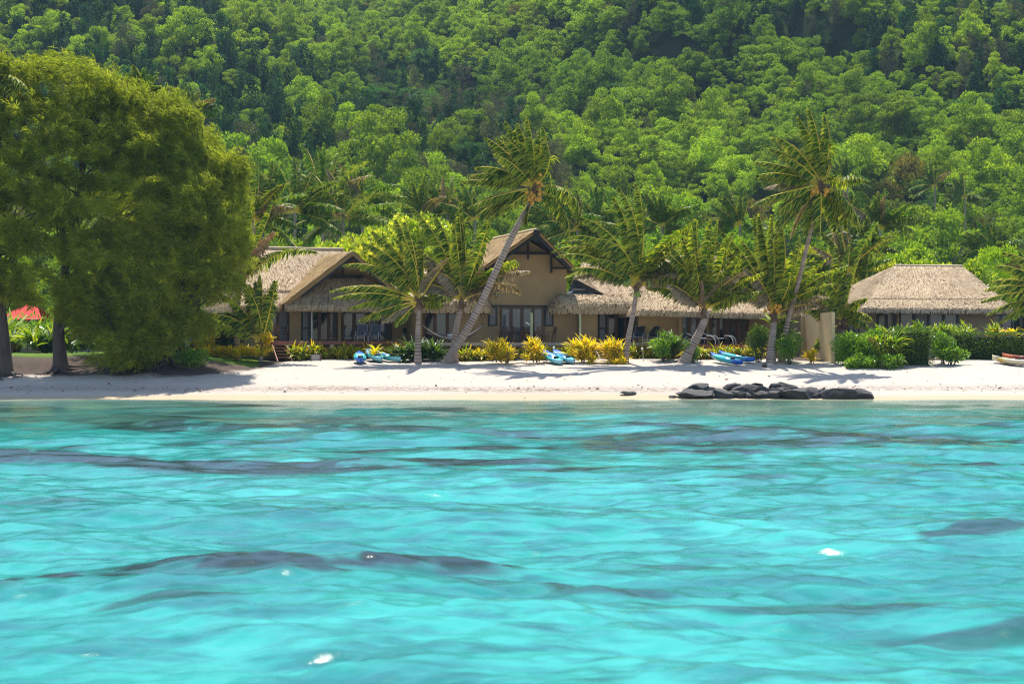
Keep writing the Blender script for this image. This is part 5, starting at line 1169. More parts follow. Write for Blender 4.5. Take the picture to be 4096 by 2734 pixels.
# blue chair on the low platform
e = empty('beach_chair', (*P(768, 1388, 125.6)[:2], Zp(1388, 125)), 'white plastic chair with a bright blue sling back on the low platform', 'chair'); o = np.array(e.location)
f = lambda *q: [o + np.array(a) for a in q]
mb = MB(); mb.hexa(f((-.3, .1, .42), (.3, .1, .42), (.3, .12, .42), (-.3, .12, .42), (-.3, .24, 1.05), (.3, .24, 1.05), (.3, .27, 1.05), (-.3, .27, 1.05))); mb.build('backrest', MAT['blue_sling'], e)
mb = MB(); mb.hexa(f((-.3, -.4, .40), (.3, -.4, .40), (.3, .1, .38), (-.3, .1, .38), (-.3, -.4, .43), (.3, -.4, .43), (.3, .1, .41), (-.3, .1, .41))); mb.build('seat', MAT['white'], e)
for sx in (-.32, .32):
    for y in (-.36, .2):
        mb = MB(); mb.tube(f((sx, y, 0), (sx, y, .62)), .028, 6); mb.build('leg', MAT['white'], e)
    mb = MB(); mb.box(*f((sx - .035, -.4, .62), (sx + .035, .25, .65))); mb.build('armrest', MAT['white'], e)
e.rotation_euler = (0, 0, R(25))
# hammock on its curved stand
d0 = 127.6; zf = 3.12
h0, h1 = np.array(P(1686, 1296, d0)), np.array(P(1936, 1297, d0 + .6))
e = empty('hammock', ((h0[0] + h1[0]) / 2, d0 + .3, zf), 'grey white hammock slung on a curved dark wooden stand between palm trunks', 'hammock')
k = np.linspace(0, 1, 26); cen = h0 * (1 - k[:, None]) + h1 * k[:, None]; cen[:, 2] -= .98 * (1 - (2 * k - 1) ** 2)
wd = .04 + .42 * np.sin(np.pi * k) ** .7; row_ = []
for i, c in enumerate(cen):
    a = np.linspace(-1, 1, 9); row_.append(np.stack([0 * a + c[0], c[1] + a * wd[i], c[2] + (a ** 2) * wd[i] * .35], 1))
mb = MB(); mb.grid(np.array(row_)); mb.build('cloth', MAT['cloth'], e, True)
mb = MB(); a = np.linspace(-1, 1, 24); st_ = h0 * (.5 - a[:, None] / 2) + h1 * (.5 + a[:, None] / 2); st_[:, 2] = zf + .10 + (h0[2] - zf - .05) * np.abs(a) ** 2.1; mb.tube(st_, .055, 7)
for s_ in (-.4, .4): mb.bar(np.array(e.location) + (s_ * 1.6, -.55, .06), np.array(e.location) + (s_ * 1.6, .55, .06), .10, .09)
mb.build('stand', MAT['wood'], e)
mb = MB(); q = np.array(e.location) + (-.35, -.1, -.02 + h0[2] - zf - .80)
a = np.linspace(0, 1, 7); mb.tube([q + (x_ * .62, 0, .12) for x_ in a], .13 * np.sin(np.pi * np.clip(a, .12, .88)) ** .5, 8); mb.build('pillow', MAT['cloth'], e, True)
# shower and lamp posts
def post_thing(label, px, pyt, pyb, d, w, m, head=None):
    x = X(px, d); e = empty('shower_post' if head else 'wooden_post', (x, d, float(gz(x, d))), label, 'post', 'green treated posts on the grey deck')
    mb = MB(); n = 8; zz = np.linspace(float(gz(x, d)) - .2, Zp(pyt, d), n); mb.tube(np.stack([x + rng.normal(0, .006, n), 0 * zz + d, zz], 1), w, 9); mb.build('post', MAT[m], e)
    if head:
        q = np.array(P(*head[1], d - .1)); q0 = np.array((x, d - .05, P(*head[0], d)[2]))
        mb = MB(); mb.tube([q0 + (-.08, -.05, 0), q0 + (-.16, -.06, .0), q], .035, 6); mb.tube([q, q + (-.04, 0, -.02)], .06, 8); mb.build('shower_head', MAT['white_metal'], e)
        mb = MB(); mb.tube([q0 + (-.1, -.04, -.6), q0 + (-.15, -.05, -1.0), q0 + (-.1, -.04, -1.25)], .014, 5); mb.build('hose', MAT['lamp_black'], e)
    return e
post_thing('green treated post with a white shower head in front of the glass doors', 2126, 1250, 1370, 127.6, .085, 'post', ((2120, 1297), (2106, 1289)))
post_thing('green treated post standing before the right wing of the gabled house', 2320, 1255, 1372, 127.8, .075, 'post')
post_thing('grey post behind the slim tall palm trunk by the garden wall', 3137, 1222, 1400, 131.5, .08, 'steel')
def garden_lamp(label, px, py, d):
    x = X(px, d); z = Zp(py, d); g0 = float(gz(x, d)); e = empty('garden_lamp', (x, d, g0), label, 'lamp', 'white globe lamps under the decks')
    mb = MB(); mb.tube([(x + .1, d, g0 - .1), (x, d, z - .05)], .018, 6); mb.build('stake', MAT['steel'], e)
    mb = MB(); a = np.linspace(0, math.pi, 8); mb.tube(np.stack([0 * a + x, 0 * a + d, z - np.cos(a) * .075], 1), np.maximum(np.sin(a) * .075, .004), 10); mb.build('globe', MAT['white'], e, True)
garden_lamp('white globe lamp among lilies near the left deck post', 1235, 1385, 126.2)
garden_lamp('white globe lamp under the deck behind the trio of kayaks', 1583, 1383, 126.0)
garden_lamp('white globe lamp on a stake behind the pair of turquoise kayaks', 2216, 1390, 125.0)
garden_lamp('white globe lamp right of the nut bearing palm', 2569, 1394, 125.0)
# driftwood block, coconut
x, y = X(1264, 125.2), 125.2; e = empty('wooden_block', (x, y, float(gz(x, y))), 'weathered wooden block lying on the sand before the left deck', 'block'); o = np.array(e.location)
mb = MB(); mb.hexa([o + np.array(q) for q in ((-.29, -.2, 0), (.29, -.18, -.02), (.28, .2, 0), (-.28, .2, 0), (-.26, -.17, .33), (.25, -.17, .34), (.24, .17, .33), (-.25, .18, .31))]); mb.build('block', MAT['grey_wood'], e)
mb = MB(); mb.box(o + (-.34, -.23, -.03), o + (-.262, .23, .30)); mb.box(o + (.262, -.23, -.03), o + (.33, .23, .36)); mb.build('end_board', MAT['wood'], e)
mb = MB(); a = np.linspace(0, math.pi, 8); x, y = X(3058, 121.5), 121.5; z = float(gz(x, y)) + .1
mb.tube(np.stack([x - np.cos(a) * .16, 0 * a + y, 0 * a + z], 1), np.maximum(np.sin(a) * .13, .004), 9); tag(mb.build('fallen_coconut', MAT['nut_brown'], None, True), 'brown coconut lying on the shaded sand below the stout palm', 'coconut')

# ------------------------------------------------------------------ rocks at the water's edge
def ico(sub):
    import bmesh
    bm = bmesh.new(); bmesh.ops.create_icosphere(bm, subdivisions=sub, radius=1); bm.verts.ensure_lookup_table()
    v = np.array([q.co[:] for q in bm.verts]); f = np.array([[w.index for w in p.verts] for p in bm.faces]); bm.free(); return v, f
IV, IF = ico(4)
def n3(v, s, seed): return (fbm(v[:, 0] * s + v[:, 2] * s * .7 + 7, v[:, 1] * s - v[:, 2] * s * .6, 4, seed) - .5)
def rock(label, cx, cy, w, h, seed, m='rock', flat=.0, d=None):
    d = d or np.interp(cy + h / 2, [1540, 1570, 1597], [112.6, 111.5, 110.4]); x = X(cx, d); z = Zp(cy, d); g = np.random.default_rng(seed)
    v = IV.copy(); v = np.sign(v) * np.abs(v) ** .78                       # blocky
    v *= (1 + .5 * n3(v, 1.1, seed) + .35 * n3(v, 2.4, seed + 5))[:, None]
    for k in range(22):                                                      # a few split faces
        n = nrm(g.normal(0, 1, 3)); n = n * np.array((1, 1, 1.)); c = g.uniform(.42, .72); q = v @ n; v = v - np.maximum(q - c, 0)[:, None] * n
    v *= (1 + .10 * n3(v, 7, seed + 9) + .07 * n3(v, 15, seed + 2))[:, None]; mx = np.abs(v).max(0)
    v *= np.array((w * M(d) / 2 * 1.22, max(w * .36, h * .7) * M(d), h * M(d) / 2 * 1.3)) / mx; v += np.array((x, d, z))
    v[:, 2] = np.where(v[:, 2] < z, z + (v[:, 2] - z) * 1.25, v[:, 2])
    mb = MB(); mb.add(v, IF); o = mb.build('rock', MAT[m], None, False)
    off = np.array((x, d, z)); co = np.zeros(len(v) * 3, np.float32); o.data.vertices.foreach_get('co', co); co = co.reshape(-1, 3) - off; o.data.vertices.foreach_set('co', co.astype(np.float32).ravel()); o.location = off
    o.data.update(); return tag(o, label, 'rock', 'black rocks at the waterline')
for a in [(2803, 1553, 122, 40, 'big flat topped black slab, highest at the left of the rock pile'), (2778, 1578, 125, 38, 'long low black rock with a pale top, below the big slab'), (2690, 1589, 46, 15, 'small low black rock apart from the pile, at its left tip'),
          (2858, 1562, 52, 28, 'small black rock wedged right of the big slab'), (2885, 1578, 100, 40, 'wide black rock behind the waterline, right of the pale topped one'), (2922, 1546, 75, 26, 'black rock cresting the left hump of the pile'), (2955, 1560, 78, 34, 'black rock just below the left hump crest'),
          (3003, 1556, 80, 34, 'ridged black rock with a pale streak, right of the left hump'), (3022, 1543, 66, 20, 'narrow black rock on top of the pale streaked one'), (2966, 1583, 58, 30, 'squat black rock at the waterline left of the middle'), (3022, 1588, 76, 22, 'low wet black rock at the waterline in the middle'),
          (3098, 1578, 70, 42, 'upright black rock in the middle of the pile'), (3094, 1548, 48, 28, 'cube like black rock at the left of the right hump'), (3132, 1543, 58, 28, 'black rock on the crest of the right hump'), (3168, 1552, 58, 30, 'black rock sloping down right of the crest'),
          (3192, 1580, 142, 46, 'largest black rock, glistening at the waterline right of the middle'), (3238, 1568, 88, 34, 'smooth black rock behind the largest one'), (3282, 1577, 48, 26, 'small black rock filling the gap near the right end'), (3355, 1574, 122, 52, 'big rounded black rock second from the right end'),
          (3312, 1584, 62, 30, 'low black rock tucked left of the big rounded one'), (3062, 1566, 70, 40, 'black rock bridging the two humps of the pile'), (3050, 1586, 60, 26, 'low black rock at the water below the bridging rock'), (2830, 1588, 80, 22, 'flat wet rock at the water below the pale topped rock'), (3395, 1588, 60, 24, 'low wet rock between the two big right hand rocks'), (3250, 1588, 70, 22, 'low wet rock at the waterline below the smooth one'), (3446, 1581, 100, 46, 'rounded black rock closing the right end of the pile')]:
    rock(a[4], *a[:4], int(a[0]))
rf_ = np.random.default_rng(3)
for i in range(26):
    x_ = 2775 + (i + rf_.uniform(-.3, .3)) * 27; lo = np.interp(x_, [2760, 2850, 2950, 3050, 3120, 3200, 3350, 3470], [1570, 1562, 1552, 1562, 1552, 1562, 1568, 1580])
    rock('small black rock filling the gaps of the rock pile', x_, rf_.uniform(lo, 1588), rf_.uniform(48, 86), rf_.uniform(24, 36), 400 + i)
rock('small brownish rock at the foot of the right end of the pile', 3417, 1592, 42, 14, 77, 'rock_brown')
rock('flat grey rock alone on the sand left of the black rock pile', 2512, 1569, 58, 17, 78, 'rock_grey')
rock('tiny dark stone at the water edge before the middle steps', 2100, 1592, 12, 8, 79, d=110.3)

g = np.random.default_rng(12); n = 800
x = g.uniform(-30, 34, n); dd_ = np.where(g.random(n) < .75, g.normal(112.9, .55, n), g.uniform(111.5, 121, n)); s_ = g.uniform(.015, .055, n) * np.where(g.random(n) < .08, 2.2, 1)
c_ = np.stack([x, dd_, gz(x, dd_) + .012], 1); a_ = g.uniform(0, 6.28, n)
mb = MB(); mb.leaves(c_, np.stack([np.cos(a_), np.sin(a_) * .7, g.uniform(0, .5, n)], 1) * s_[:, None] * 2.2, s_ * .8, np.array((0, -.5, 1.)) + g.normal(0, .3, (n, 3)))
tag(mb.build('beach_debris', MAT['husk']), 'dark flecks of seaweed and leaf litter washed up on the sand', 'debris', kind='stuff')

# ------------------------------------------------------------------ inland trees: one of each kind, then copies
def crown_mesh(kind, seed):
    g = np.random.default_rng(seed); mb = MB()
    if kind == 'round':
        H, Rr = 8.5, 4.0; L = []; sx, sy = g.uniform(.8, 1.25, 2)
        for i in range(38):
            a = g.uniform(0, 6.28); rr = Rr * g.uniform(0, 1.05) ** .6; top_ = H * (.93 - .42 * (rr / Rr) ** 2 + .16 * math.sin(a * 2 + seed)); s_ = Rr * g.uniform(.10, .30)
            L.append((math.cos(a) * rr * sx, math.sin(a) * rr * sy, top_ - abs(g.normal(0, 1.2)), s_ * g.uniform(.9, 1.3), s_ * g.uniform(.9, 1.3), s_ * g.uniform(.5, .8)))
        leaf_cloud(mb, L, 5200, .34, seed, flat=.5, up=.3, shell=.4, asp=.65)
    elif kind == 'column':
        H, Rr = 10., 2.3; L = []
        for i in range(13):
            z = g.uniform(.18, .95) * H; rr = Rr * (1.05 - .55 * (z / H)) ; a = g.uniform(0, 6.28)
            L.append((math.cos(a) * rr * .5, math.sin(a) * rr * .5, z, rr * g.uniform(.4, .62), rr * g.uniform(.4, .62), rr * g.uniform(.7, 1.3)))
        L.append((0, 0, H * .96, .9, .9, .7))
        leaf_cloud(mb, L, 2800, .38, seed, flat=.3, up=-.15, shell=.75, asp=.7)
    elif kind == 'umbrella':
        H, Rr = 9., 8.; L = []
        for i in range(26):
            a = g.uniform(0, 6.28); rr = Rr * g.uniform(.1, 1) ** .6; z = H * (.98 - .30 * (rr / Rr) ** 2) - (g.random() < .4) * g.uniform(1, 2.8)
            L.append((math.cos(a) * rr, math.sin(a) * rr, z, g.uniform(1.0, 2.0), g.uniform(1.0, 2.0), g.uniform(.28, .45)))
        leaf_cloud(mb, L, 2600, .42, seed, flat=.9, up=.1, shell=.4, asp=.6)
    elif kind == 'mango':
        H, Rr = 7.5, 4.4; L = []
        for i in range(20):
            a = g.uniform(0, 6.28); el = g.uniform(-.1, 1.45); r_ = g.uniform(.7, .85)
            L.append((math.cos(a) * math.cos(el) * Rr * r_, math.sin(a) * math.cos(el) * Rr * r_, H * .42 + math.sin(el) * H * .52 * r_, *(Rr * g.uniform(.18, .3) * np.array((1, 1, .85)))))
        leaf_cloud(mb, L, 2500, .40, seed, flat=.3, up=.35, shell=.7, asp=.6)
    elif kind == 'grey':
        H, Rr = 8.5, 2.8; L = []
        for i in range(16):
            z = g.uniform(.2, 1) * H; a = g.uniform(0, 6.28); rr = Rr * (1.1 - z / H * .7)
            L.append((math.cos(a) * rr * .6, math.sin(a) * rr * .6, z, rr * .45, rr * .45, rr * .5))
        leaf_cloud(mb, L, 2200, .42, seed, flat=.1, up=.5, shell=.3, asp=.28)
    elif kind == 'lime':
        H, Rr = 6.5, 4.2; L = []
        for i in range(22):
            a = g.uniform(0, 6.28); el = g.uniform(-.3, 1.4); r_ = g.uniform(.55, .85)
            L.append((math.cos(a) * math.cos(el) * Rr * r_, math.sin(a) * math.cos(el) * Rr * r_, H * .5 + math.sin(el) * H * .42 * r_, *(Rr * g.uniform(.17, .30) * np.ones(3))))
        leaf_cloud(mb, L, 3800, .40, seed, flat=.3, up=.4, shell=.5, asp=.75)
    return mb, H, Rr
def tree_proto(kind, seed):
    mb, H, Rr = crown_mesh(kind, seed)
    e = empty(kind_name[kind], (0, 0, 0), '', 'tree')
    mb.build('crown', MAT[{'round': 'round_leaf', 'column': 'column_leaf', 'umbrella': 'umbrella_leaf', 'mango': 'mango_leaf', 'grey': 'grey_leaf', 'lime': 'lime_leaf'}[kind]], e)
    mb = MB(); g = np.random.default_rng(seed); top = H * .62
    mb.tube([(0, 0, -9.), (.1, .05, 0), (-.1, .1, top * .5), (.05, 0, top)], [.32, .26, .2, .12], 6)
    for i in range(11 if kind == 'umbrella' else 6):
        a = g.uniform(0, 6.28); k = np.linspace(0, 1, 5); rr = Rr * g.uniform(.5, .85)
        z0 = top * g.uniform(.35, .9); z1 = H * (.9 if kind == 'umbrella' else g.uniform(.6, .85))
        mb.tube(np.stack([math.cos(a) * rr * k, math.sin(a) * rr * k, z0 + (z1 - z0) * k ** .7], 1), .13 * (1 - k * .75), 5)
    mb.build('trunk', MAT['grey_bark' if kind in ('umbrella', 'round') else 'bark'], e)
    KIDS[e.name] = kids(e); return e
kind_name = {'round': 'forest_tree', 'column': 'vine_covered_tree', 'umbrella': 'umbrella_tree', 'mango': 'mango_tree', 'grey': 'grey_green_tree', 'lime': 'broadleaf_tree'}
PROTO = {k: [tree_proto(k, s) for s in ss] for k, ss in {'round': (201, 202, 203, 204), 'column': (211, 212), 'umbrella': (221,), 'mango': (231,), 'grey': (241,), 'lime': (251, 252)}.items()}
USED = set()
def plant_tree(kind, x, d, z, s, label, group=None, rz=None):
    p = PROTO[kind][rng.integers(len(PROTO[kind]))]
    rz = rng.uniform(0, 6.28) if rz is None else rz
    if p.name not in USED:
        USED.add(p.name); p.location = (x, d, z); p.rotation_euler = (0, 0, rz); p.scale = (s, s, s) if np.isscalar(s) else s; p['label'] = label
        if group: p['group'] = group
        return p
    c = copy_thing(p, (x, d, z), rz, s if np.isscalar(s) else tuple(s), label)
    if group: c['group'] = group
    elif 'group' in c: del c['group']
    return c
def tree_px(kind, px, pyt, wpx, d, label, group=None, hs=1.):
    H, Rr = {'round': (8.5, 4.), 'column': (10., 2.3), 'umbrella': (9., 8.), 'mango': (7.5, 4.4), 'grey': (8.5, 2.8), 'lime': (6.5, 4.2)}[kind]
    s = wpx * M(d) / (2 * Rr); x = X(px, d); g0 = float(land(x, d)); top = Zp(pyt, d)
    sz = max(s * .55, min(s * 3.0, (top - g0) / H)) if hs == 1. else s * hs
    sz = min(sz, s * 1.35) if kind != 'umbrella' else sz
    return plant_tree(kind, x, d, max(g0 - .5, min(top - H * sz, g0 + 7.5 * sz)), (s, s, sz), label, group)
G1 = 'leafy trees behind the houses'
for a in [('lime', 1490, 890, 330, 150, 'bright glossy yellow green tree rising over the left bungalow roof'), ('lime', 1670, 835, 330, 154, 'bright glossy tree between palms, right of the left bungalow gable'), ('lime', 1340, 950, 240, 147, 'lower bright leafy tree at the left bungalow ridge'),
          ('lime', 1570, 960, 300, 144, 'bright leafy tree close behind the left bungalow gable'), ('lime', 1760, 930, 200, 150, 'leafy tree filling the gap left of the gabled house'),
          ('lime', 3640, 975, 250, 150, 'bright green shrub like tree above the hip roof ridge'), ('lime', 3500, 1010, 210, 148, 'bright green tree left of the hip roof'), ('lime', 3900, 1040, 260, 152, 'leafy green tree behind the right end of the hip roof'),
          ('lime', 4085, 915, 150, 155, 'yellow green tree at the right edge of the view'), ('lime', 3320, 1000, 240, 150, 'pale leafy tree behind the garden wall'), ('lime', 3230, 985, 200, 153, 'pale leafy tree behind the slim palm trunk'),
          ('round', 2330, 960, 230, 158, 'green tree behind the right wing of the gabled house'), ('round', 2700, 960, 260, 160, 'green tree behind the right bungalow ridge'), ('round', 2950, 980, 230, 158, 'green tree behind the dark upright palm fronds'), ('round', 3080, 1010, 200, 152, 'dark tree just left of the slim palm'),
          ('round', 2480, 1000, 230, 152, 'green tree behind the nut bearing palm'), ('round', 1900, 930, 240, 158, 'green tree left of the gabled house peak'), ('round', 2080, 960, 200, 160, 'green tree behind the gabled house ridge'), ('round', 1130, 960, 240, 152, 'dark tree at the left end of the left bungalow roof'),
          ('round', 1250, 1000, 200, 149, 'dark tree behind the left bungalow ridge'), ('round', 1000, 1000, 220, 150, 'dark tree between the casuarinas and the left bungalow'), ('round', 850, 1100, 260, 150, 'dark tree behind the right casuarina'), ('round', 620, 1060, 280, 155, 'dark tree behind the middle casuarinas'), ('round', 350, 1060, 280, 158, 'dark tree behind the double trunk casuarina'), ('round', 80, 1060, 280, 160, 'dark tree behind the red roofed shed'),
          ('lime', 3760, 1035, 200, 149, 'lime tree just above the right half of the hip roof'), ('round', 4000, 1000, 230, 158, 'dark green tree near the right edge behind the hip roof')]:
    tree_px(*a[:5], a[5], G1)
G2 = 'distinct trees on the lower hillside'
for a in [('mango', 3560, 792, 330, 300, 'big olive yellow mango tree right of the slim palm crown'), ('mango', 3730, 862, 330, 285, 'wide olive yellow mango tree above the hip roof'), ('mango', 3420, 850, 200, 270, 'olive yellow mango tree close right of the slim palm'), ('mango', 2990, 790, 180, 290, 'olive yellow tree left of the slim palm crown'),
          ('mango', 2810, 830, 210, 265, 'olive yellow dome above the bent palm'), ('mango', 2020, 610, 120, 330, 'small yellowish tree left of the leaning palm crown'), ('mango', 1480, 560, 110, 340, 'yellow green tree top left of the grey feathery tree'), ('mango', 1050, 690, 220, 265, 'yellow green tree right of the casuarina crowns'),
          ('lime', 1325, 585, 125, 330, 'single lime bright tree standing out of the dark slope'), ('lime', 1370, 695, 110, 300, 'lime bright tree top above the palm cluster'),
          ('umbrella', 2230, 290, 300, 420, 'large flat topped umbrella tree with pale limbs on the ridge side'), ('umbrella', 1650, 355, 200, 410, 'flat topped umbrella tree above the middle of the slope'), ('umbrella', 1600, 430, 180, 390, 'umbrella tree stepping down below the middle one'), ('umbrella', 2020, 440, 220, 400, 'umbrella tree in the hollow left of the ridge'),
          ('umbrella', 1430, 470, 140, 370, 'pale limbed umbrella tree in the dark hollow'), ('umbrella', 3900, 640, 330, 360, 'wide umbrella tree with bare limbs at the right'), ('umbrella', 3720, 690, 240, 340, 'umbrella tree right of the slim palm, above the mangoes'), ('umbrella', 4030, 770, 240, 320, 'umbrella tree at the right edge, low on the slope'), ('umbrella', 1240, 740, 260, 280, 'broad spreading tree above the left palm cluster'),
          ('umbrella', 3820, 930, 240, 240, 'flat crowned tree low behind the hip roof'),
          ('grey', 1560, 560, 150, 330, 'grey brown feathery tree in the middle of the slope'), ('grey', 1700, 430, 150, 380, 'grey feathery tree beside the umbrella trees'), ('grey', 1850, 300, 150, 430, 'grey brown tree high in the dark hollow'), ('grey', 1050, 520, 110, 340, 'dark grey tree above the casuarina tops'), ('grey', 1980, 380, 110, 400, 'brownish tree left of the large umbrella tree'),
          ('grey', 2080, 640, 120, 310, 'grey tree directly left of the leaning palm crown'), ('grey', 1470, 620, 130, 315, 'dull grey tree right of the lime bright one'), ('grey', 1760, 480, 120, 370, 'dull feathery tree right of the umbrella pair')]:
    tree_px(*a[:5], a[5], G2)

# palms farther inland
def far_palm(label, px, pyc, d, Lpx, seed, group='palms inland behind the houses', n=22, lean=0., up=0):
    g = np.random.default_rng(seed); x = X(px, d); g0 = float(land(x, d)); zc = Zp(pyc, d); e = empty('coconut_palm', (x + lean, d, g0), label, 'palm tree', group)
    k = np.linspace(0, 1, 6); trunk_mesh(np.stack([x + lean * (1 - k) ** 1.5, 0 * k + d, g0 - .4 + (zc - g0 + .4) * k], 1), .17, .11, e)
    for i in range(n):
        t = (i + .5) / n; az = 1 if g.random() < .38 else -1
        el = g.uniform(-20, 88)
        if az > 0: a0, a1 = el, el - g.uniform(20, 70) if el < 60 else el + g.uniform(0, 50)
        else: a0, a1 = 180 - el, 180 - el + g.uniform(15, 60)
        if i < up: a0 = g.uniform(78, 104); a1 = a0 + g.uniform(0, 22)
        mb = MB(); L = Lpx * M(d) * g.uniform(.75, 1.1)
        frond_data(mb, (x, d, zc), a0, a1, L, roll=g.uniform(.4, 1.), dep=g.uniform(-.5, .5), nl=42, ll=.95, lw=.07)
        mb.build('frond', [MAT['rachis'], MAT['palm_leaf_far' if g.random() < .94 else 'palm_leaf_tan']], e)
    return e
fp = [('palm at the left of the cluster over the left bungalow, fronds streaming left', 1180, 850, 158, 215), ('palm with the tallest arching fronds in the left cluster', 1290, 790, 170, 215), ('palm with open star shaped crown in the left cluster', 1372, 870, 160, 220), ('palm at the right of the left cluster', 1450, 800, 172, 180),
      ('upright palm right of the casuarina foliage', 1015, 880, 145, 230), ('small palm above the right casuarina', 1100, 800, 175, 160), ('palm top poking out over the left casuarina crown', 585, 380, 128, 110), ('second palm top poking through the casuarina crown', 672, 430, 129, 90),
      ('palm behind the upright short palm, top left', 1690, 860, 175, 140), ('dark palm top left of the leaning palm', 1790, 850, 180, 140), ('palm behind the bushy palm', 1900, 880, 178, 150), ('palm with hanging fronds behind the gabled house peak', 2240, 905, 165, 170),
      ('palm right of the gabled house peak', 2310, 920, 162, 150), ('small palm between gabled house and nut bearing palm', 2390, 890, 185, 130), ('palm behind the crown of the nut bearing palm', 2650, 905, 175, 140), ('dark palm top left of the stout palm fronds', 2960, 900, 178, 130),
      ('palm left of the hip roofed house, fronds sweeping left', 3340, 905, 172, 150), ('palm with upright fronds above the garden wall', 3520, 915, 168, 150), ('palm right behind the slim palm trunk', 3420, 900, 178, 140), ('small dark palm standing in the far trees right of the slim palm crown', 3390, 730, 260, 100),
      ('palm low on the hillside, far right', 3740, 745, 270, 90), ('palm beside the far right hillside palm', 3860, 790, 262, 90), ('palm behind the right slope of the hip roof', 3980, 1000, 165, 130), ('palm behind the hip roof left slope', 3470, 1010, 152, 150), ('palm with dark upright fronds behind the garden wall palm', 3395, 1090, 146, 200), ('palm behind the casuarinas near the hillside edge', 780, 440, 200, 90)]
for i, a in enumerate(fp): far_palm(*a, seed=300 + i, up=4 if 'upright' in a[0] or 'tallest' in a[0] else 2)

# ------------------------------------------------------------------ the forest on the hillside
fr = np.random.default_rng(77); T = []
dcur = 232.
while dcur < 980:
    sp = np.interp(dcur, [230, 330, 500, 900], [5.0, 3.7, 3.1, 4.2]); half = dcur * .25 * 1.22 + 12
    xs_ = np.arange(-half, half, sp); xs_ = xs_ + fr.uniform(-.42, .42, len(xs_)) * sp; dd_ = dcur + fr.uniform(-.45, .45, len(xs_)) * sp
    T.append(np.stack([xs_, dd_], 1)); dcur += sp * .95
T = np.concatenate(T); zz = hz(T[:, 0], T[:, 1])
px = CX + T[:, 0] / T[:, 1] * F; py = HY - (zz + 6 - EYE) / T[:, 1] * F
ok = (py > -140); T, zz, px, py = T[ok], zz[ok], px[ok], py[ok]
edge1 = np.interp(py, [0, 250, 500, 700, 1000], [1000, 1350, 1750, 1700, 1500]); edge2 = np.interp(py, [0, 100, 300, 500, 1000], [2650, 3000, 3600, 4300, 9000])
u = fr.random(len(T)); wob = (fbm(T[:, 0] / 25, T[:, 1] / 25, 3, 91) - .5) * 700
kind = np.where(px + wob < edge1, np.where(u < .68, 'column', np.where(u < .86, 'round', np.where(u < .94, 'grey', 'lime'))), np.where(u < .90, 'round', np.where(u < .95, 'grey', np.where(u < .97, 'umbrella', 'mango'))))
kind = np.where((px + wob * .4 > edge2), np.where(u < .5, 'column', np.where(u < .85, 'round', 'grey')), kind)
hollow = (np.abs(px + wob * .4 - np.interp(py, [0, 250, 500, 800], [1250, 1650, 1950, 2050])) < 260) & (py > 120); kind = np.where(hollow, np.where(u < .45, 'column', np.where(u < .72, 'grey', np.where(u < .86, 'round', 'umbrella'))), kind)
low = (py > 620) & (px < 2100); kind = np.where(low, np.where(u < .55, 'round', np.where(u < .72, 'grey', np.where(u < .82, 'umbrella', np.where(u < .92, 'column', 'mango')))), kind)
low = (py > 700) & (px > 2600); kind = np.where(low, np.where(u < .5, 'round', np.where(u < .68, 'mango', np.where(u < .86, 'umbrella', 'lime'))), kind)
kind = np.where((kind == 'lime') & (py < 500), 'round', kind)
sc_ = np.clip(np.exp(fr.normal(-.06, .27, len(T))), .5, 1.6) * np.interp(T[:, 1], [240, 330, 450], [1., .74, .60]) * np.where(kind == 'umbrella', .62, np.where(kind == 'round', .95, np.where(kind == 'lime', .7, .9)))
order = np.argsort(T[:, 1])
NEAR = 300
lab = {'round': 'rounded green forest tree', 'column': 'dark tree draped in vines', 'umbrella': 'flat topped umbrella tree', 'mango': 'olive yellow dome shaped tree', 'grey': 'dull grey green feathery tree', 'lime': 'bright lime green tree'}
def where(p):
    return 'low on the slope behind the casuarinas' if p < 1000 else 'at the foot of the hill behind the left bungalow' if p < 1800 else 'at the foot of the hill behind the gabled house' if p < 2500 else 'low on the slope behind the right bungalow' if p < 3300 else 'at the foot of the hill behind the hip roofed house'
vis = [i for i in order if -250 < px[i] < 4350]
near = vis[:NEAR]; rest = [i for i in order if i not in set(near)]
for i in near:
    k = kind[i]; w = where(px[i]); s = float(sc_[i])
    plant_tree(k, T[i, 0], T[i, 1], zz[i] - .5, (s, s, s * fr.uniform(.85, 1.15)), lab[k] + ' ' + w, lab[k] + 's ' + w)
rest = np.array(rest)
crowns = [(k, q) for k in PROTO for q in range(len(PROTO[k]))]
code = {c: i for i, c in enumerate(crowns)}
kc = np.array([code[(kind[i], fr.integers(len(PROTO[kind[i]])))] for i in rest])
me = bpy.data.meshes.new('hillside_forest'); me.vertices.add(len(rest))
me.vertices.foreach_set('co', np.stack([T[rest, 0], T[rest, 1], zz[rest] - .5], 1).astype(np.float32).ravel())
for nme, arr in (('code', kc), ('turn', fr.uniform(0, 6.28, len(rest))), ('tilt', fr.normal(0, .10, len(rest)))): me.attributes.new(nme, 'FLOAT', 'POINT').data.foreach_set('value', arr.astype(np.float32))
s3 = sc_[rest][:, None] * fr.uniform(.75, 1.3, (len(rest), 3)); me.attributes.new('size', 'FLOAT_VECTOR', 'POINT').data.foreach_set('vector', s3.astype(np.float32).ravel())
fo = bpy.data.objects.new('hillside_forest', me); C.objects.link(fo)
tag(fo, 'continuous rainforest canopy covering the upper hillside', 'forest', kind='stuff')
ng = bpy.data.node_groups.new('forest', 'GeometryNodeTree'); ng.interface.new_socket('Geometry', in_out='INPUT', socket_type='NodeSocketGeometry'); ng.interface.new_socket('Geometry', in_out='OUTPUT', socket_type='NodeSocketGeometry')
N_ = ng.nodes; Lk = ng.links
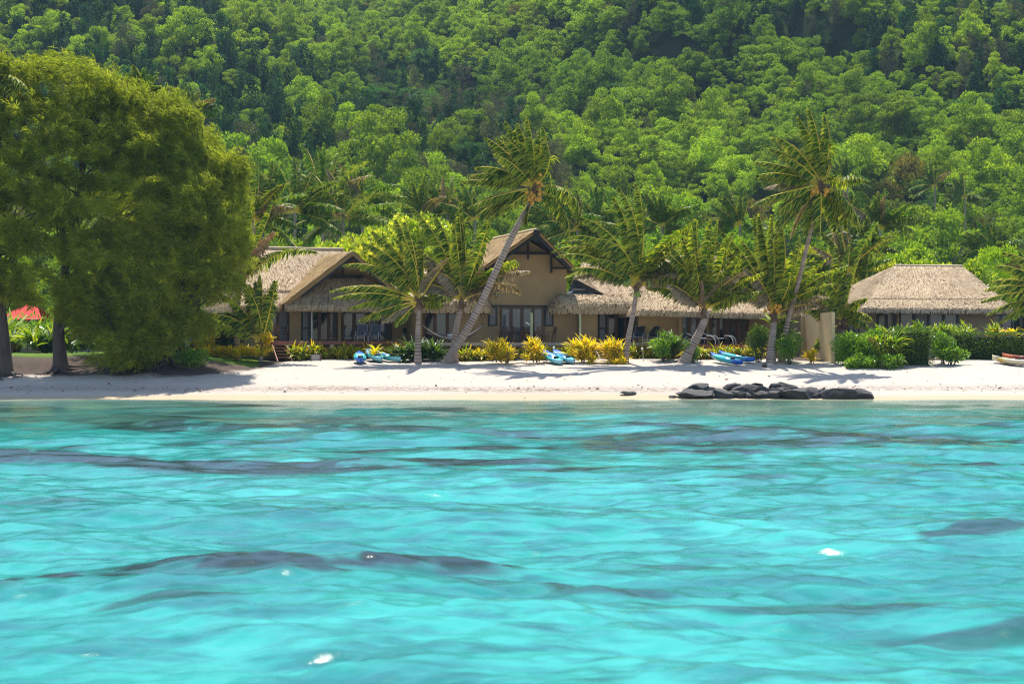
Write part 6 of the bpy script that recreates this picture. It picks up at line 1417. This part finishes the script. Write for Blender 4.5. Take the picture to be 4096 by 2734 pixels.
gi, go = N_.new('NodeGroupInput'), N_.new('NodeGroupOutput'); jn = N_.new('GeometryNodeJoinGeometry'); Lk.new(jn.outputs[0], go.inputs[0])
def named(nm, ty='FLOAT'):
    a = N_.new('GeometryNodeInputNamedAttribute'); a.data_type = ty; a.inputs['Name'].default_value = nm; return a.outputs[0]
cd, sz, tn = named('code'), named('size', 'FLOAT_VECTOR'), named('turn')
cx = N_.new('ShaderNodeCombineXYZ'); Lk.new(tn, cx.inputs[2]); Lk.new(named('tilt'), cx.inputs[0]); er = N_.new('FunctionNodeEulerToRotation'); Lk.new(cx.outputs[0], er.inputs[0])
for (k, q), i in code.items():
    cr = [c for c in KIDS[PROTO[k][q].name] if c.name.startswith('crown')][0]
    oi = N_.new('GeometryNodeObjectInfo'); oi.inputs['Object'].default_value = cr; oi.inputs['As Instance'].default_value = True; oi.transform_space = 'ORIGINAL'
    cmp_ = N_.new('FunctionNodeCompare'); cmp_.data_type = 'FLOAT'; cmp_.operation = 'EQUAL'; Lk.new(cd, cmp_.inputs[0]); cmp_.inputs[1].default_value = float(i); cmp_.inputs['Epsilon'].default_value = .1
    ip = N_.new('GeometryNodeInstanceOnPoints'); Lk.new(gi.outputs[0], ip.inputs['Points']); Lk.new(cmp_.outputs[0], ip.inputs['Selection']); Lk.new(oi.outputs['Geometry'], ip.inputs['Instance'])
    Lk.new(er.outputs[0], ip.inputs['Rotation']); Lk.new(sz, ip.inputs['Scale']); Lk.new(ip.outputs[0], jn.inputs[0])
md = fo.modifiers.new('forest', 'NODES'); md.node_group = ng
for k in PROTO:
    for p in PROTO[k]:
        if p.name not in USED: print('UNUSED PROTO', k)

# ------------------------------------------------------------------ haze
if HAZE:
    mb = MB(); mb.box((-760, -20, -8), (760, 1080, 400)); hz_o = mb.build('haze', [])
    m = bpy.data.materials.new('air'); m.use_nodes = True; nt = m.node_tree; nt.nodes.clear()
    o = nt.nodes.new('ShaderNodeOutputMaterial'); v = nt.nodes.new('ShaderNodeVolumePrincipled'); v.inputs['Color'].default_value = (.48, .72, 1, 1); v.inputs['Density'].default_value = HAZE; v.inputs['Anisotropy'].default_value = .2
    nt.links.new(v.outputs[0], o.inputs['Volume']); hz_o.data.materials.append(m); tag(hz_o, kind='stuff')
